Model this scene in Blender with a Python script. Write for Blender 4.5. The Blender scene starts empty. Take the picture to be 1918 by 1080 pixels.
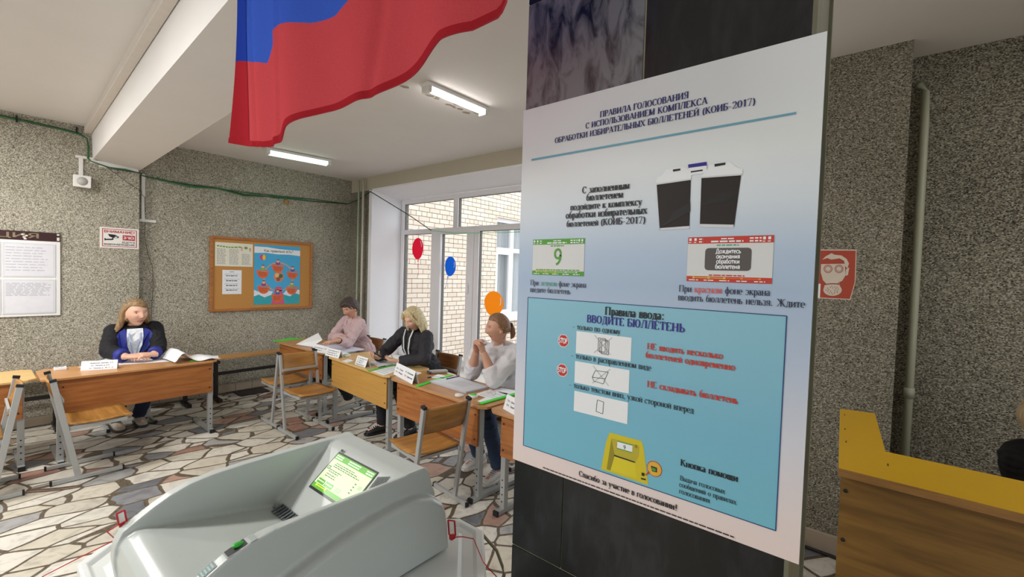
import bpy, math, random
import numpy as np
from mathutils import Vector, Matrix, noise
random.seed(7)
SC = bpy.context.scene
COL = SC.collection

# ------------------------------------------------------------------ camera, sky, exposure
FPX, CAMH = 837.0, 1.65
YAW, PITCH, ROLL = [math.radians(a) for a in (39.36, -1.907, 1.766)]
_f = Vector((math.cos(YAW)*math.cos(PITCH), math.sin(YAW)*math.cos(PITCH), math.sin(PITCH)))
_r0 = Vector((math.sin(YAW), -math.cos(YAW), 0)); _u0 = _r0.cross(_f)
_r = _r0*math.cos(ROLL) + _u0*math.sin(ROLL)
_u = -_r0*math.sin(ROLL) + _u0*math.cos(ROLL)
CAMP = Vector((0, 0, CAMH))
cd = bpy.data.cameras.new('camera'); cam = bpy.data.objects.new('camera', cd); COL.objects.link(cam)
cd.sensor_width = 36.0; cd.lens = FPX/1918*36.0; cd.clip_start = 0.05
cam.matrix_world = Matrix(((_r.x, _u.x, -_f.x, 0), (_r.y, _u.y, -_f.y, 0), (_r.z, _u.z, -_f.z, CAMH), (0, 0, 0, 1)))
SC.camera = cam

W = bpy.data.worlds.new('overcast_sky'); SC.world = W; W.use_nodes = True
W.node_tree.nodes['Background'].inputs[0].default_value = (0.93, 0.97, 1.0, 1)
W.node_tree.nodes['Background'].inputs[1].default_value = 1.7
SC.view_settings.view_transform = 'Standard'; SC.view_settings.look = 'None'
SC.view_settings.gamma = 1; SC.view_settings.use_curve_mapping = False
SC.view_settings.exposure = 0.58

def area_light(name, loc, size, energy, direction, color=(1, 1, 1)):
    d = bpy.data.lights.new(name, 'AREA'); d.shape = 'RECTANGLE'; d.size, d.size_y = size
    d.energy = energy; d.color = color
    o = bpy.data.objects.new(name, d); COL.objects.link(o); o.location = loc
    o.rotation_euler = Vector(direction).to_track_quat('-Z', 'Y').to_euler()
    return o
# daylight portals: in the tall window by the desks and in added, unseen openings behind the viewer
for nm, loc, size, d in (('window_portal', (4.45, 3.35, 1.53), (2.43, 5.0), (-1, 0, 0)), ('hall_portal', (-3.9, 3.9, 1.7), (2.0, 5.2), (1, 0, 0)), ('end_portal', (-1.4, -3.1, 1.65), (5.2, 1.9), (0, 1, 0))):
    o = area_light(nm, loc, size, 1, d); o.data.cycles.is_portal = True
# unseen fill lights under the ceiling, added to balance the hall's light
for x, y, e in ((-1.0, 4.9, 62), (-1.0, 2.7, 55), (2.3, -1.7, 14)):
    area_light('hall_fill_lights', (x, y, 2.97), (1.2, 0.3), e, (0, 0, -1), (1.0, 0.97, 0.93))

# ------------------------------------------------------------------ point on a plane of the room, from the frame position where the photo shows it
def hit(x, y, ax, val):
    d = _r*(x-959) - _u*(y-540) + _f*FPX
    t = (val-CAMP[ax])/d[ax]
    return CAMP + d*t

# ------------------------------------------------------------------ materials
def lin(h):
    h = h.lstrip('#'); o = []
    for i in (0, 2, 4):
        c = int(h[i:i+2], 16)/255
        o.append(c/12.92 if c <= 0.04045 else ((c+0.055)/1.055)**2.4)
    return (o[0], o[1], o[2], 1)
MATS = {}
def new_mat(name):
    m = bpy.data.materials.new(name); m.use_nodes = True
    nt = m.node_tree; return m, nt, nt.nodes['Principled BSDF']
def plain(name, col, rough=0.5, metal=0.0, var=0.06, scale=20.0, bump=0.0, emit=0.0, spec=None):
    """a paint, plastic, cloth or metal with a little unevenness of its own"""
    if name in MATS: return MATS[name]
    m, nt, b = new_mat(name); N = nt.nodes; L = nt.links
    c = lin(col)
    tc = N.new('ShaderNodeTexCoord'); nz = N.new('ShaderNodeTexNoise')
    nz.inputs['Scale'].default_value = scale; nz.inputs['Detail'].default_value = 4
    L.new(tc.outputs['Object'], nz.inputs['Vector'])
    mx = N.new('ShaderNodeMix'); mx.data_type = 'RGBA'
    mx.inputs[6].default_value = tuple(max(0, v*(1-var)) for v in c[:3]) + (1,)
    mx.inputs[7].default_value = tuple(min(1, v*(1+var)) for v in c[:3]) + (1,)
    L.new(nz.outputs['Fac'], mx.inputs[0]); L.new(mx.outputs[2], b.inputs['Base Color'])
    b.inputs['Roughness'].default_value = rough; b.inputs['Metallic'].default_value = metal
    if spec is not None: b.inputs['Specular IOR Level'].default_value = spec
    if bump:
        bp = N.new('ShaderNodeBump'); bp.inputs['Strength'].default_value = bump; bp.inputs['Distance'].default_value = 0.01
        L.new(nz.outputs['Fac'], bp.inputs['Height']); L.new(bp.outputs[0], b.inputs['Normal'])
    if emit:
        L.new(mx.outputs[2], b.inputs['Emission Color']); b.inputs['Emission Strength'].default_value = emit
    MATS[name] = m; return m
def ramp(nt, stops, interp='LINEAR'):
    r = nt.nodes.new('ShaderNodeValToRGB'); r.color_ramp.interpolation = interp
    e = r.color_ramp.elements
    while len(e) < len(stops): e.new(0.5)
    for i, (p, c) in enumerate(stops):
        e[i].position = p; e[i].color = lin(c) if isinstance(c, str) else (c, c, c, 1)
    return r
def wood(name, c1, c2, axis='X', rough=0.42, scale=1.0, contrast=1.0):
    if name in MATS: return MATS[name]
    m, nt, b = new_mat(name); N = nt.nodes; L = nt.links
    tc = N.new('ShaderNodeTexCoord'); mp = N.new('ShaderNodeMapping')
    s = {'X': (1.2, 14, 14), 'Y': (14, 1.2, 14), 'Z': (14, 14, 1.2)}[axis]
    mp.inputs['Scale'].default_value = [v*scale for v in s]
    L.new(tc.outputs['Object'], mp.inputs['Vector'])
    n1 = N.new('ShaderNodeTexNoise'); n1.inputs['Scale'].default_value = 1.6; n1.inputs['Detail'].default_value = 6; n1.inputs['Distortion'].default_value = 1.2
    n2 = N.new('ShaderNodeTexNoise'); n2.inputs['Scale'].default_value = 9; n2.inputs['Detail'].default_value = 8
    L.new(mp.outputs[0], n1.inputs['Vector']); L.new(mp.outputs[0], n2.inputs['Vector'])
    ad = N.new('ShaderNodeMath'); ad.operation = 'ADD'
    ml = N.new('ShaderNodeMath'); ml.operation = 'MULTIPLY'; ml.inputs[1].default_value = 0.45
    L.new(n2.outputs['Fac'], ml.inputs[0]); L.new(n1.outputs['Fac'], ad.inputs[0]); L.new(ml.outputs[0], ad.inputs[1])
    d = 0.17/contrast
    r = ramp(nt, [(0.72-d, c2), (0.72+d, c1)])
    L.new(ad.outputs[0], r.inputs[0]); L.new(r.outputs[0], b.inputs['Base Color'])
    b.inputs['Roughness'].default_value = rough
    bp = N.new('ShaderNodeBump'); bp.inputs['Strength'].default_value = 0.05; bp.inputs['Distance'].default_value = 0.005
    L.new(n2.outputs['Fac'], bp.inputs['Height']); L.new(bp.outputs[0], b.inputs['Normal'])
    MATS[name] = m; return m
def pebbledash(name, stops, scale=70, streak=1.0):
    m, nt, b = new_mat(name); N = nt.nodes; L = nt.links
    tc = N.new('ShaderNodeTexCoord'); mp = N.new('ShaderNodeMapping'); mp.inputs['Scale'].default_value = (1, 1, streak)
    L.new(tc.outputs['Object'], mp.inputs['Vector'])
    v = N.new('ShaderNodeTexVoronoi'); v.inputs['Scale'].default_value = scale; v.inputs['Randomness'].default_value = 1
    nz = N.new('ShaderNodeTexNoise'); nz.inputs['Scale'].default_value = scale*0.9; nz.inputs['Detail'].default_value = 3
    big = N.new('ShaderNodeTexNoise'); big.inputs['Scale'].default_value = 1.3; big.inputs['Detail'].default_value = 3
    for n in (v, nz): L.new(mp.outputs[0], n.inputs['Vector'])
    L.new(tc.outputs['Object'], big.inputs['Vector'])
    sep = N.new('ShaderNodeSeparateColor'); L.new(v.outputs['Color'], sep.inputs[0])
    a = N.new('ShaderNodeMath'); a.operation = 'MULTIPLY'; a.inputs[1].default_value = 0.55; L.new(sep.outputs[0], a.inputs[0])
    c = N.new('ShaderNodeMath'); c.operation = 'MULTIPLY_ADD'; c.inputs[1].default_value = 0.62
    L.new(nz.outputs['Fac'], c.inputs[0]); L.new(a.outputs[0], c.inputs[2])
    d = N.new('ShaderNodeMath'); d.operation = 'MULTIPLY_ADD'; d.inputs[1].default_value = 0.22
    L.new(big.outputs['Fac'], d.inputs[0]); L.new(c.outputs[0], d.inputs[2])
    r = ramp(nt, stops); L.new(d.outputs[0], r.inputs[0]); L.new(r.outputs[0], b.inputs['Base Color'])
    b.inputs['Roughness'].default_value = 0.85
    bp = N.new('ShaderNodeBump'); bp.inputs['Strength'].default_value = 0.4; bp.inputs['Distance'].default_value = 0.006
    L.new(c.outputs[0], bp.inputs['Height']); L.new(bp.outputs[0], b.inputs['Normal'])
    return m
def paving():
    m, nt, b = new_mat('broken_marble_paving'); N = nt.nodes; L = nt.links
    tc = N.new('ShaderNodeTexCoord'); mp = N.new('ShaderNodeMapping'); mp.inputs['Scale'].default_value = (0.85, 1.35, 1); mp.inputs['Rotation'].default_value = (0, 0, 0.75)
    L.new(tc.outputs['Object'], mp.inputs['Vector'])
    wob = N.new('ShaderNodeTexNoise'); wob.inputs['Scale'].default_value = 3.2; wob.inputs['Detail'].default_value = 1
    L.new(mp.outputs[0], wob.inputs['Vector'])
    mixv = N.new('ShaderNodeMix'); mixv.data_type = 'VECTOR'; mixv.inputs[0].default_value = 0.09
    L.new(mp.outputs[0], mixv.inputs[4]); L.new(wob.outputs['Color'], mixv.inputs[5])
    vc = N.new('ShaderNodeTexVoronoi'); ve = N.new('ShaderNodeTexVoronoi'); ve.feature = 'DISTANCE_TO_EDGE'
    for n in (vc, ve):
        n.inputs['Scale'].default_value = 4.9; n.inputs['Randomness'].default_value = 1.0
        L.new(mixv.outputs[1], n.inputs['Vector'])
    sep = N.new('ShaderNodeSeparateColor'); L.new(vc.outputs['Color'], sep.inputs[0])
    rc = ramp(nt, [(0.0, '#c6c0b2'), (0.18, '#d6d1c6'), (0.34, '#cac3b3'), (0.48, '#d3cfc4'), (0.58, '#dad6cc'), (0.70, '#8a8c90'), (0.78, '#a5a5a4'), (0.83, '#74777c'), (0.87, '#b08f80'), (0.92, '#a07a6c'), (0.97, '#9a8c7c')], 'CONSTANT')
    L.new(sep.outputs[1], rc.inputs[0])
    vn = N.new('ShaderNodeTexNoise'); vn.inputs['Scale'].default_value = 7; vn.inputs['Detail'].default_value = 9; vn.inputs['Distortion'].default_value = 2.2
    addv = N.new('ShaderNodeVectorMath'); addv.operation = 'ADD'
    L.new(tc.outputs['Object'], addv.inputs[0]); L.new(vc.outputs['Color'], addv.inputs[1]); L.new(addv.outputs[0], vn.inputs['Vector'])
    rv = ramp(nt, [(0.35, 0.58), (0.5, 0.86), (0.62, 0.92)]); L.new(vn.outputs['Fac'], rv.inputs[0])
    mul = N.new('ShaderNodeMix'); mul.data_type = 'RGBA'; mul.blend_type = 'MULTIPLY'; mul.inputs[0].default_value = 0.75
    L.new(rc.outputs[0], mul.inputs[6]); L.new(rv.outputs[0], mul.inputs[7])
    gr = ramp(nt, [(0.036, 0.0), (0.048, 1.0)]); L.new(ve.outputs['Distance'], gr.inputs[0])
    gn = N.new('ShaderNodeTexNoise'); gn.inputs['Scale'].default_value = 60; L.new(tc.outputs['Object'], gn.inputs['Vector'])
    gcol = ramp(nt, [(0.35, '#453b2f'), (0.65, '#655847')]); L.new(gn.outputs['Fac'], gcol.inputs[0])
    fin = N.new('ShaderNodeMix'); fin.data_type = 'RGBA'
    L.new(gr.outputs[0], fin.inputs[0]); L.new(gcol.outputs[0], fin.inputs[6]); L.new(mul.outputs[2], fin.inputs[7])
    L.new(fin.outputs[2], b.inputs['Base Color'])
    rr = ramp(nt, [(0.0, 0.75), (1.0, 0.32)]); L.new(gr.outputs[0], rr.inputs[0]); L.new(rr.outputs[0], b.inputs['Roughness'])
    bp = N.new('ShaderNodeBump'); bp.inputs['Strength'].default_value = 0.35; bp.inputs['Distance'].default_value = 0.01
    L.new(gr.outputs[0], bp.inputs['Height']); L.new(bp.outputs[0], b.inputs['Normal'])
    return m
def bricks():
    m, nt, b = new_mat('cream_brick'); N = nt.nodes; L = nt.links
    tc = N.new('ShaderNodeTexCoord'); mp = N.new('ShaderNodeMapping'); mp.inputs['Rotation'].default_value = (math.radians(90), 0, 0)
    L.new(tc.outputs['Object'], mp.inputs['Vector'])
    wob = N.new('ShaderNodeTexNoise'); wob.inputs['Scale'].default_value = 5; L.new(tc.outputs['Object'], wob.inputs['Vector'])
    mv = N.new('ShaderNodeMix'); mv.data_type = 'VECTOR'; mv.inputs[0].default_value = 0.012
    L.new(mp.outputs[0], mv.inputs[4]); L.new(wob.outputs['Color'], mv.inputs[5])
    br = N.new('ShaderNodeTexBrick'); br.inputs['Scale'].default_value = 1.0
    br.inputs['Brick Width'].default_value = 0.26; br.inputs['Row Height'].default_value = 0.092; br.inputs['Mortar Size'].default_value = 0.006
    br.inputs['Mortar Smooth'].default_value = 0.3; br.offset = 0.5; br.squash = 0.5; br.squash_frequency = 5
    br.inputs['Color1'].default_value = lin('#ecdccd'); br.inputs['Color2'].default_value = lin('#e0cdbb'); br.inputs['Mortar'].default_value = lin('#6f6258')
    L.new(mv.outputs[1], br.inputs['Vector']); L.new(br.outputs['Color'], b.inputs['Base Color'])
    b.inputs['Roughness'].default_value = 0.9
    bp = N.new('ShaderNodeBump'); bp.invert = True; bp.inputs['Strength'].default_value = 0.6; bp.inputs['Distance'].default_value = 0.01
    L.new(br.outputs['Fac'], bp.inputs['Height']); L.new(bp.outputs[0], b.inputs['Normal'])
    return m
def marble(name, dark, vein, amount, scale, rough=0.25):
    m, nt, b = new_mat(name); N = nt.nodes; L = nt.links
    tc = N.new('ShaderNodeTexCoord'); mp = N.new('ShaderNodeMapping')
    mp.inputs['Scale'].default_value = (1, 2.6, 1); mp.inputs['Rotation'].default_value = (0.45, 0, 0)
    L.new(tc.outputs['Object'], mp.inputs['Vector'])
    n1 = N.new('ShaderNodeTexNoise'); n1.inputs['Scale'].default_value = scale; n1.inputs['Detail'].default_value = 8; n1.inputs['Distortion'].default_value = 0.8; n1.inputs['Roughness'].default_value = 0.62
    L.new(mp.outputs[0], n1.inputs['Vector'])
    n2 = N.new('ShaderNodeTexNoise'); n2.inputs['Scale'].default_value = 3; L.new(tc.outputs['Object'], n2.inputs['Vector'])
    ad = N.new('ShaderNodeMath'); ad.operation = 'MULTIPLY_ADD'; ad.inputs[1].default_value = 0.5
    L.new(n2.outputs['Fac'], ad.inputs[0]); L.new(n1.outputs['Fac'], ad.inputs[2])
    r = ramp(nt, [(0.75-amount*0.3, dark), (0.9-amount*0.1, vein)]); L.new(ad.outputs[0], r.inputs[0])
    L.new(r.outputs[0], b.inputs['Base Color']); b.inputs['Roughness'].default_value = rough
    return m
def glass_mat():
    m = bpy.data.materials.new('window_glass'); m.use_nodes = True; nt = m.node_tree; N = nt.nodes; L = nt.links
    N.clear(); out = N.new('ShaderNodeOutputMaterial'); mix = N.new('ShaderNodeMixShader')
    tr = N.new('ShaderNodeBsdfTransparent'); tr.inputs[0].default_value = (0.97, 0.98, 0.98, 1)
    gl = N.new('ShaderNodeBsdfGlossy'); gl.inputs['Roughness'].default_value = 0.02
    lw = N.new('ShaderNodeLayerWeight'); pw = N.new('ShaderNodeMath'); pw.operation = 'POWER'; pw.inputs[1].default_value = 5
    fr = N.new('ShaderNodeMath'); fr.operation = 'MULTIPLY_ADD'; fr.inputs[1].default_value = 0.9; fr.inputs[2].default_value = 0.03
    L.new(lw.outputs['Facing'], pw.inputs[0]); L.new(pw.outputs[0], fr.inputs[0])
    L.new(fr.outputs[0], mix.inputs[0]); L.new(tr.outputs[0], mix.inputs[1]); L.new(gl.outputs[0], mix.inputs[2]); L.new(mix.outputs[0], out.inputs[0])
    return m
def gradient(name, stops, axis, lo, hi, rough=0.6, rng=0.03):
    """printed colour that runs along one axis of the sheet"""
    m, nt, b = new_mat(name); N = nt.nodes; L = nt.links
    tc = N.new('ShaderNodeTexCoord'); sp = N.new('ShaderNodeSeparateXYZ'); L.new(tc.outputs['Object'], sp.inputs[0])
    mr = N.new('ShaderNodeMapRange'); mr.inputs[1].default_value = lo; mr.inputs[2].default_value = hi
    L.new(sp.outputs[axis], mr.inputs[0])
    r = ramp(nt, stops); L.new(mr.outputs[0], r.inputs[0]); L.new(r.outputs[0], b.inputs['Base Color'])
    b.inputs['Roughness'].default_value = rough
    return m

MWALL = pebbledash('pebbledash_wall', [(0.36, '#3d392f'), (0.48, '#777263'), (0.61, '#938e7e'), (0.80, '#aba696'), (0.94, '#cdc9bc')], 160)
MWALLR = pebbledash('shaded_combed_pebbledash_wall', [(0.40, '#25221b'), (0.51, '#575245'), (0.63, '#757061'), (0.82, '#8b8676'), (0.95, '#b3ae9f')], 130, 1.6)  # darker than the back wall: shade on the right side is put into the colour
MCEIL = plain('ceiling_paint', '#e6e3e0', 0.9, var=0.03, scale=3)
MPLASTER = plain('beige_plaster', '#bdb5a2', 0.9, var=0.04, scale=4)
MREVEAL = plain('white_reveal_paint', '#f2f1f6', 0.7, var=0.02, scale=3)
MFLOOR = paving()
MBRICK = bricks()
MGLASS = glass_mat()
MPVC = plain('white_window_plastic', '#f0eef2', 0.35, var=0.02)
MGASKET = plain('grey_gasket', '#6d6a68', 0.6)
MWHITE = plain('white_plastic', '#e8e6e2', 0.45, var=0.02)
MTILE = plain('beige_ceramic_tile', '#a89a88', 0.3, var=0.08, scale=6)
MMETAL = plain('grey_painted_metal', '#a9abaa', 0.38, 0.25, var=0.04)
MCAP = plain('black_rubber', '#141416', 0.6)
MBLACK = plain('black_painted_steel', '#17130f', 0.5)
MDESK = wood('orange_beech_laminate', '#b0713a', '#95582a', 'X')
MDESKTOP = wood('beech_laminate_top', '#c4925f', '#b07d4b', 'X', 0.35)
MBIRCH = wood('pale_birch_laminate', '#c79a52', '#b98a43', 'X', 0.4, contrast=0.6)
MBIRCHTOP = wood('pale_birch_top', '#d8b578', '#cba565', 'X', 0.35, contrast=0.6)
MPLY = wood('varnished_plywood', '#b98545', '#8f6430', 'Y', 0.3, 0.5)
MPLYDARK = wood('darker_varnished_plywood', '#a9713c', '#8f5a2b', 'Y', 0.3)
MBENCH = wood('bench_wood', '#c09058', '#aa7a45', 'X', 0.4)
MPAPER = plain('white_paper', '#eceef2', 0.8, var=0.02)
MGREEN = plain('bright_green_plastic', '#3fdc3a', 0.35, var=0.05)
MGREYINK = plain('grey_print', '#8f9096', 0.8)
MINK = plain('black_print', '#1c1c22', 0.7)
MSKIN = plain('skin', '#dcae96', 0.5, var=0.08, scale=14)
MSKIN2 = plain('tanned_skin', '#cb9a82', 0.5, var=0.08, scale=14)

# ------------------------------------------------------------------ mesh building
class MB:
    def __init__(self): self.v = []; self.f = []; self.m = []; self.s = []
    def add(self, vs, fs, mat=0, smooth=False):
        n = len(self.v); self.v += [Vector(p) for p in vs]
        for f in fs: self.f.append([i+n for i in f]); self.m.append(mat); self.s.append(smooth)
        return self
    def hexa(self, p, mat=0):                       # 8 points: bottom ring then top ring
        return self.add(p, [(3, 2, 1, 0), (4, 5, 6, 7), (0, 1, 5, 4), (1, 2, 6, 5), (2, 3, 7, 6), (3, 0, 4, 7)], mat)
    def box(self, a, b, mat=0):
        e = (len(self.f) % 31)*1.1e-5               # no two boxes of a mesh share a plane exactly
        x0, y0, z0 = [min(a[i], b[i])-e for i in range(3)]; x1, y1, z1 = [max(a[i], b[i])+e for i in range(3)]
        return self.hexa([(x0, y0, z0), (x1, y0, z0), (x1, y1, z0), (x0, y1, z0), (x0, y0, z1), (x1, y0, z1), (x1, y1, z1), (x0, y1, z1)], mat)
    def bar(self, p, q, w, h, up=(0, 0, 1), mat=0):  # rectangular bar from p to q
        p, q = Vector(p), Vector(q); d = (q-p).normalized(); up = Vector(up)
        if abs(d.dot(up)) > 0.98: up = Vector((0, 1, 0))
        s = d.cross(up).normalized()*(w/2); t = s.cross(d).normalized()*(h/2)
        return self.hexa([p-s-t, q-s-t, q+s-t, p+s-t, p-s+t, q-s+t, q+s+t, p+s+t], mat)
    def loft(self, rings, mat=0, smooth=True, caps=True):
        n = len(rings[0]); vs = [p for r in rings for p in r]; fs = []
        for i in range(len(rings)-1):
            for j in range(n):
                k = (j+1) % n; fs.append((i*n+j, i*n+k, (i+1)*n+k, (i+1)*n+j))
        if caps: fs.append(tuple(range(n-1, -1, -1))); fs.append(tuple((len(rings)-1)*n+j for j in range(n)))
        return self.add(vs, fs, mat, smooth)
    def tube(self, pts, r, n=10, mat=0, ref=(0, 0, 1), flat=1.0, smooth=True):
        pts = [Vector(p) for p in pts]; rs = r if isinstance(r, (list, tuple)) else [r]*len(pts); rings = []
        for i, p in enumerate(pts):
            d = (pts[min(i+1, len(pts)-1)]-pts[max(i-1, 0)]).normalized(); rf = Vector(ref)
            if abs(d.dot(rf)) > 0.95: rf = Vector((1, 0, 0)) if abs(d.x) < 0.9 else Vector((0, 1, 0))
            a = d.cross(rf).normalized(); b = a.cross(d).normalized()
            rings.append([p + a*(math.cos(2*math.pi*k/n)*rs[i]) + b*(math.sin(2*math.pi*k/n)*rs[i]*flat) for k in range(n)])
        return self.loft(rings, mat, smooth)
    def ball(self, c, r, mat=0, nu=14, nv=9, R=None):
        c = Vector(c); r = (r, r, r) if not isinstance(r, (tuple, list)) else r; vs = []; fs = []
        for i in range(nv+1):
            th = math.pi*i/nv
            for j in range(nu):
                ph = 2*math.pi*j/nu; p = Vector((r[0]*math.sin(th)*math.cos(ph), r[1]*math.sin(th)*math.sin(ph), r[2]*math.cos(th)))
                if R is not None: p = R @ p
                vs.append(c+p)
        for i in range(nv):
            for j in range(nu):
                k = (j+1) % nu; fs.append((i*nu+j, (i+1)*nu+j, (i+1)*nu+k, i*nu+k))
        return self.add(vs, fs, mat, True)
    def lathe(self, c, prof, n=24, mat=0, smooth=True):   # (radius, height) pairs about a vertical axis
        c = Vector(c)
        return self.loft([[c+Vector((r*math.cos(2*math.pi*k/n), r*math.sin(2*math.pi*k/n), z)) for k in range(n)] for r, z in prof], mat, smooth)
    def prism(self, poly, off, mat=0, smooth=False):
        poly = [Vector(p) for p in poly]; off = Vector(off); n = len(poly)
        fs = [tuple(range(n-1, -1, -1)), tuple(range(n, 2*n))] + [(i, (i+1) % n, n+(i+1) % n, n+i) for i in range(n)]
        return self.add(poly+[p+off for p in poly], fs, mat, smooth)
    def poly(self, pts, mat=0): return self.add(pts, [tuple(range(len(pts)))], mat)
    def build(self, name, mats, parent=None, world=True, bevel=0.0, recalc=False, sub=0):
        me = bpy.data.meshes.new(name)
        vs = self.v
        if parent is not None and world:
            inv = root_inv(parent); vs = [inv @ p for p in vs]
        me.from_pydata([tuple(p) for p in vs], [], self.f)
        for m in (mats if isinstance(mats, (list, tuple)) else [mats]): me.materials.append(m)
        me.polygons.foreach_set('material_index', self.m); me.polygons.foreach_set('use_smooth', self.s)
        me.update()
        if recalc:
            import bmesh
            bm = bmesh.new(); bm.from_mesh(me); bmesh.ops.recalc_face_normals(bm, faces=bm.faces); bm.to_mesh(me); bm.free()
        o = bpy.data.objects.new(name, me); COL.objects.link(o)
        if parent is not None: o.parent = parent
        if bevel:
            md = o.modifiers.new('edge', 'BEVEL'); md.width = bevel; md.segments = 2; md.limit_method = 'ANGLE'; md.angle_limit = math.radians(40)
        return o
def root_inv(o):
    mat = Matrix.Identity(4)
    while o is not None:
        mat = Matrix.Translation(o.location) @ o.rotation_euler.to_matrix().to_4x4() @ mat if True else mat
        o = o.parent
    return mat.inverted()
def thing(name, label, cat, loc=(0, 0, 0), rz=0.0, group=None):
    o = bpy.data.objects.new(name, None); COL.objects.link(o); o.location = loc; o.rotation_euler = (0, 0, rz); o.empty_display_size = 0.05
    return tag(o, label, cat, group)
def tag(o, label, cat, group=None):
    o['label'] = label; o['category'] = cat
    if group: o['group'] = group
    return o
def struct(o, label=None):
    o['kind'] = 'structure'
    if label: o['label'] = label
    return o
def dup(root, loc, rz, label, group=None):
    r = root.copy(); COL.objects.link(r); r.location = loc; r.rotation_euler = (0, 0, rz); r['label'] = label
    if group: r['group'] = group
    for ch in list(root.children):
        c = ch.copy(); COL.objects.link(c); c.parent = r
        for g in list(ch.children):
            d = g.copy(); COL.objects.link(d); d.parent = c
    return r
def remeshed(mb, name, mats, voxel, parent=None, smooth=4, world=True, wrinkle=None, factor=0.5):
    """one continuous skin over all the closed volumes in mb"""
    me = bpy.data.meshes.new('t'); me.from_pydata([tuple(p) for p in mb.v], [], mb.f)
    import bmesh
    o = bpy.data.objects.new('t', me); COL.objects.link(o)
    md = o.modifiers.new('r', 'REMESH'); md.mode = 'VOXEL'; md.voxel_size = voxel
    ms = o.modifiers.new('s', 'SMOOTH'); ms.iterations = smooth; ms.factor = factor
    dg = bpy.context.evaluated_depsgraph_get(); dg.update()
    out = bpy.data.meshes.new_from_object(o.evaluated_get(dg)); out.name = name
    bpy.data.objects.remove(o); bpy.data.meshes.remove(me)
    if wrinkle:
        amp, sc = wrinkle; ns = [v.normal.copy() for v in out.vertices]
        for v, n in zip(out.vertices, ns):
            p = v.co*sc; q = Vector((p.x, p.y, p.z*1.8)); w = noise.noise(q + Vector((noise.noise(p*0.5)*2, 0, 0)))
            v.co += n*(amp*(1-2*abs(w)))
    if parent is not None and world:
        out.transform(root_inv(parent))
    out.materials.clear()
    for m in (mats if isinstance(mats, (list, tuple)) else [mats]): out.materials.append(m)
    out.polygons.foreach_set('use_smooth', [True]*len(out.polygons)); out.update()
    ob = bpy.data.objects.new(name, out); COL.objects.link(ob)
    if parent is not None: ob.parent = parent
    return ob
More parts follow.
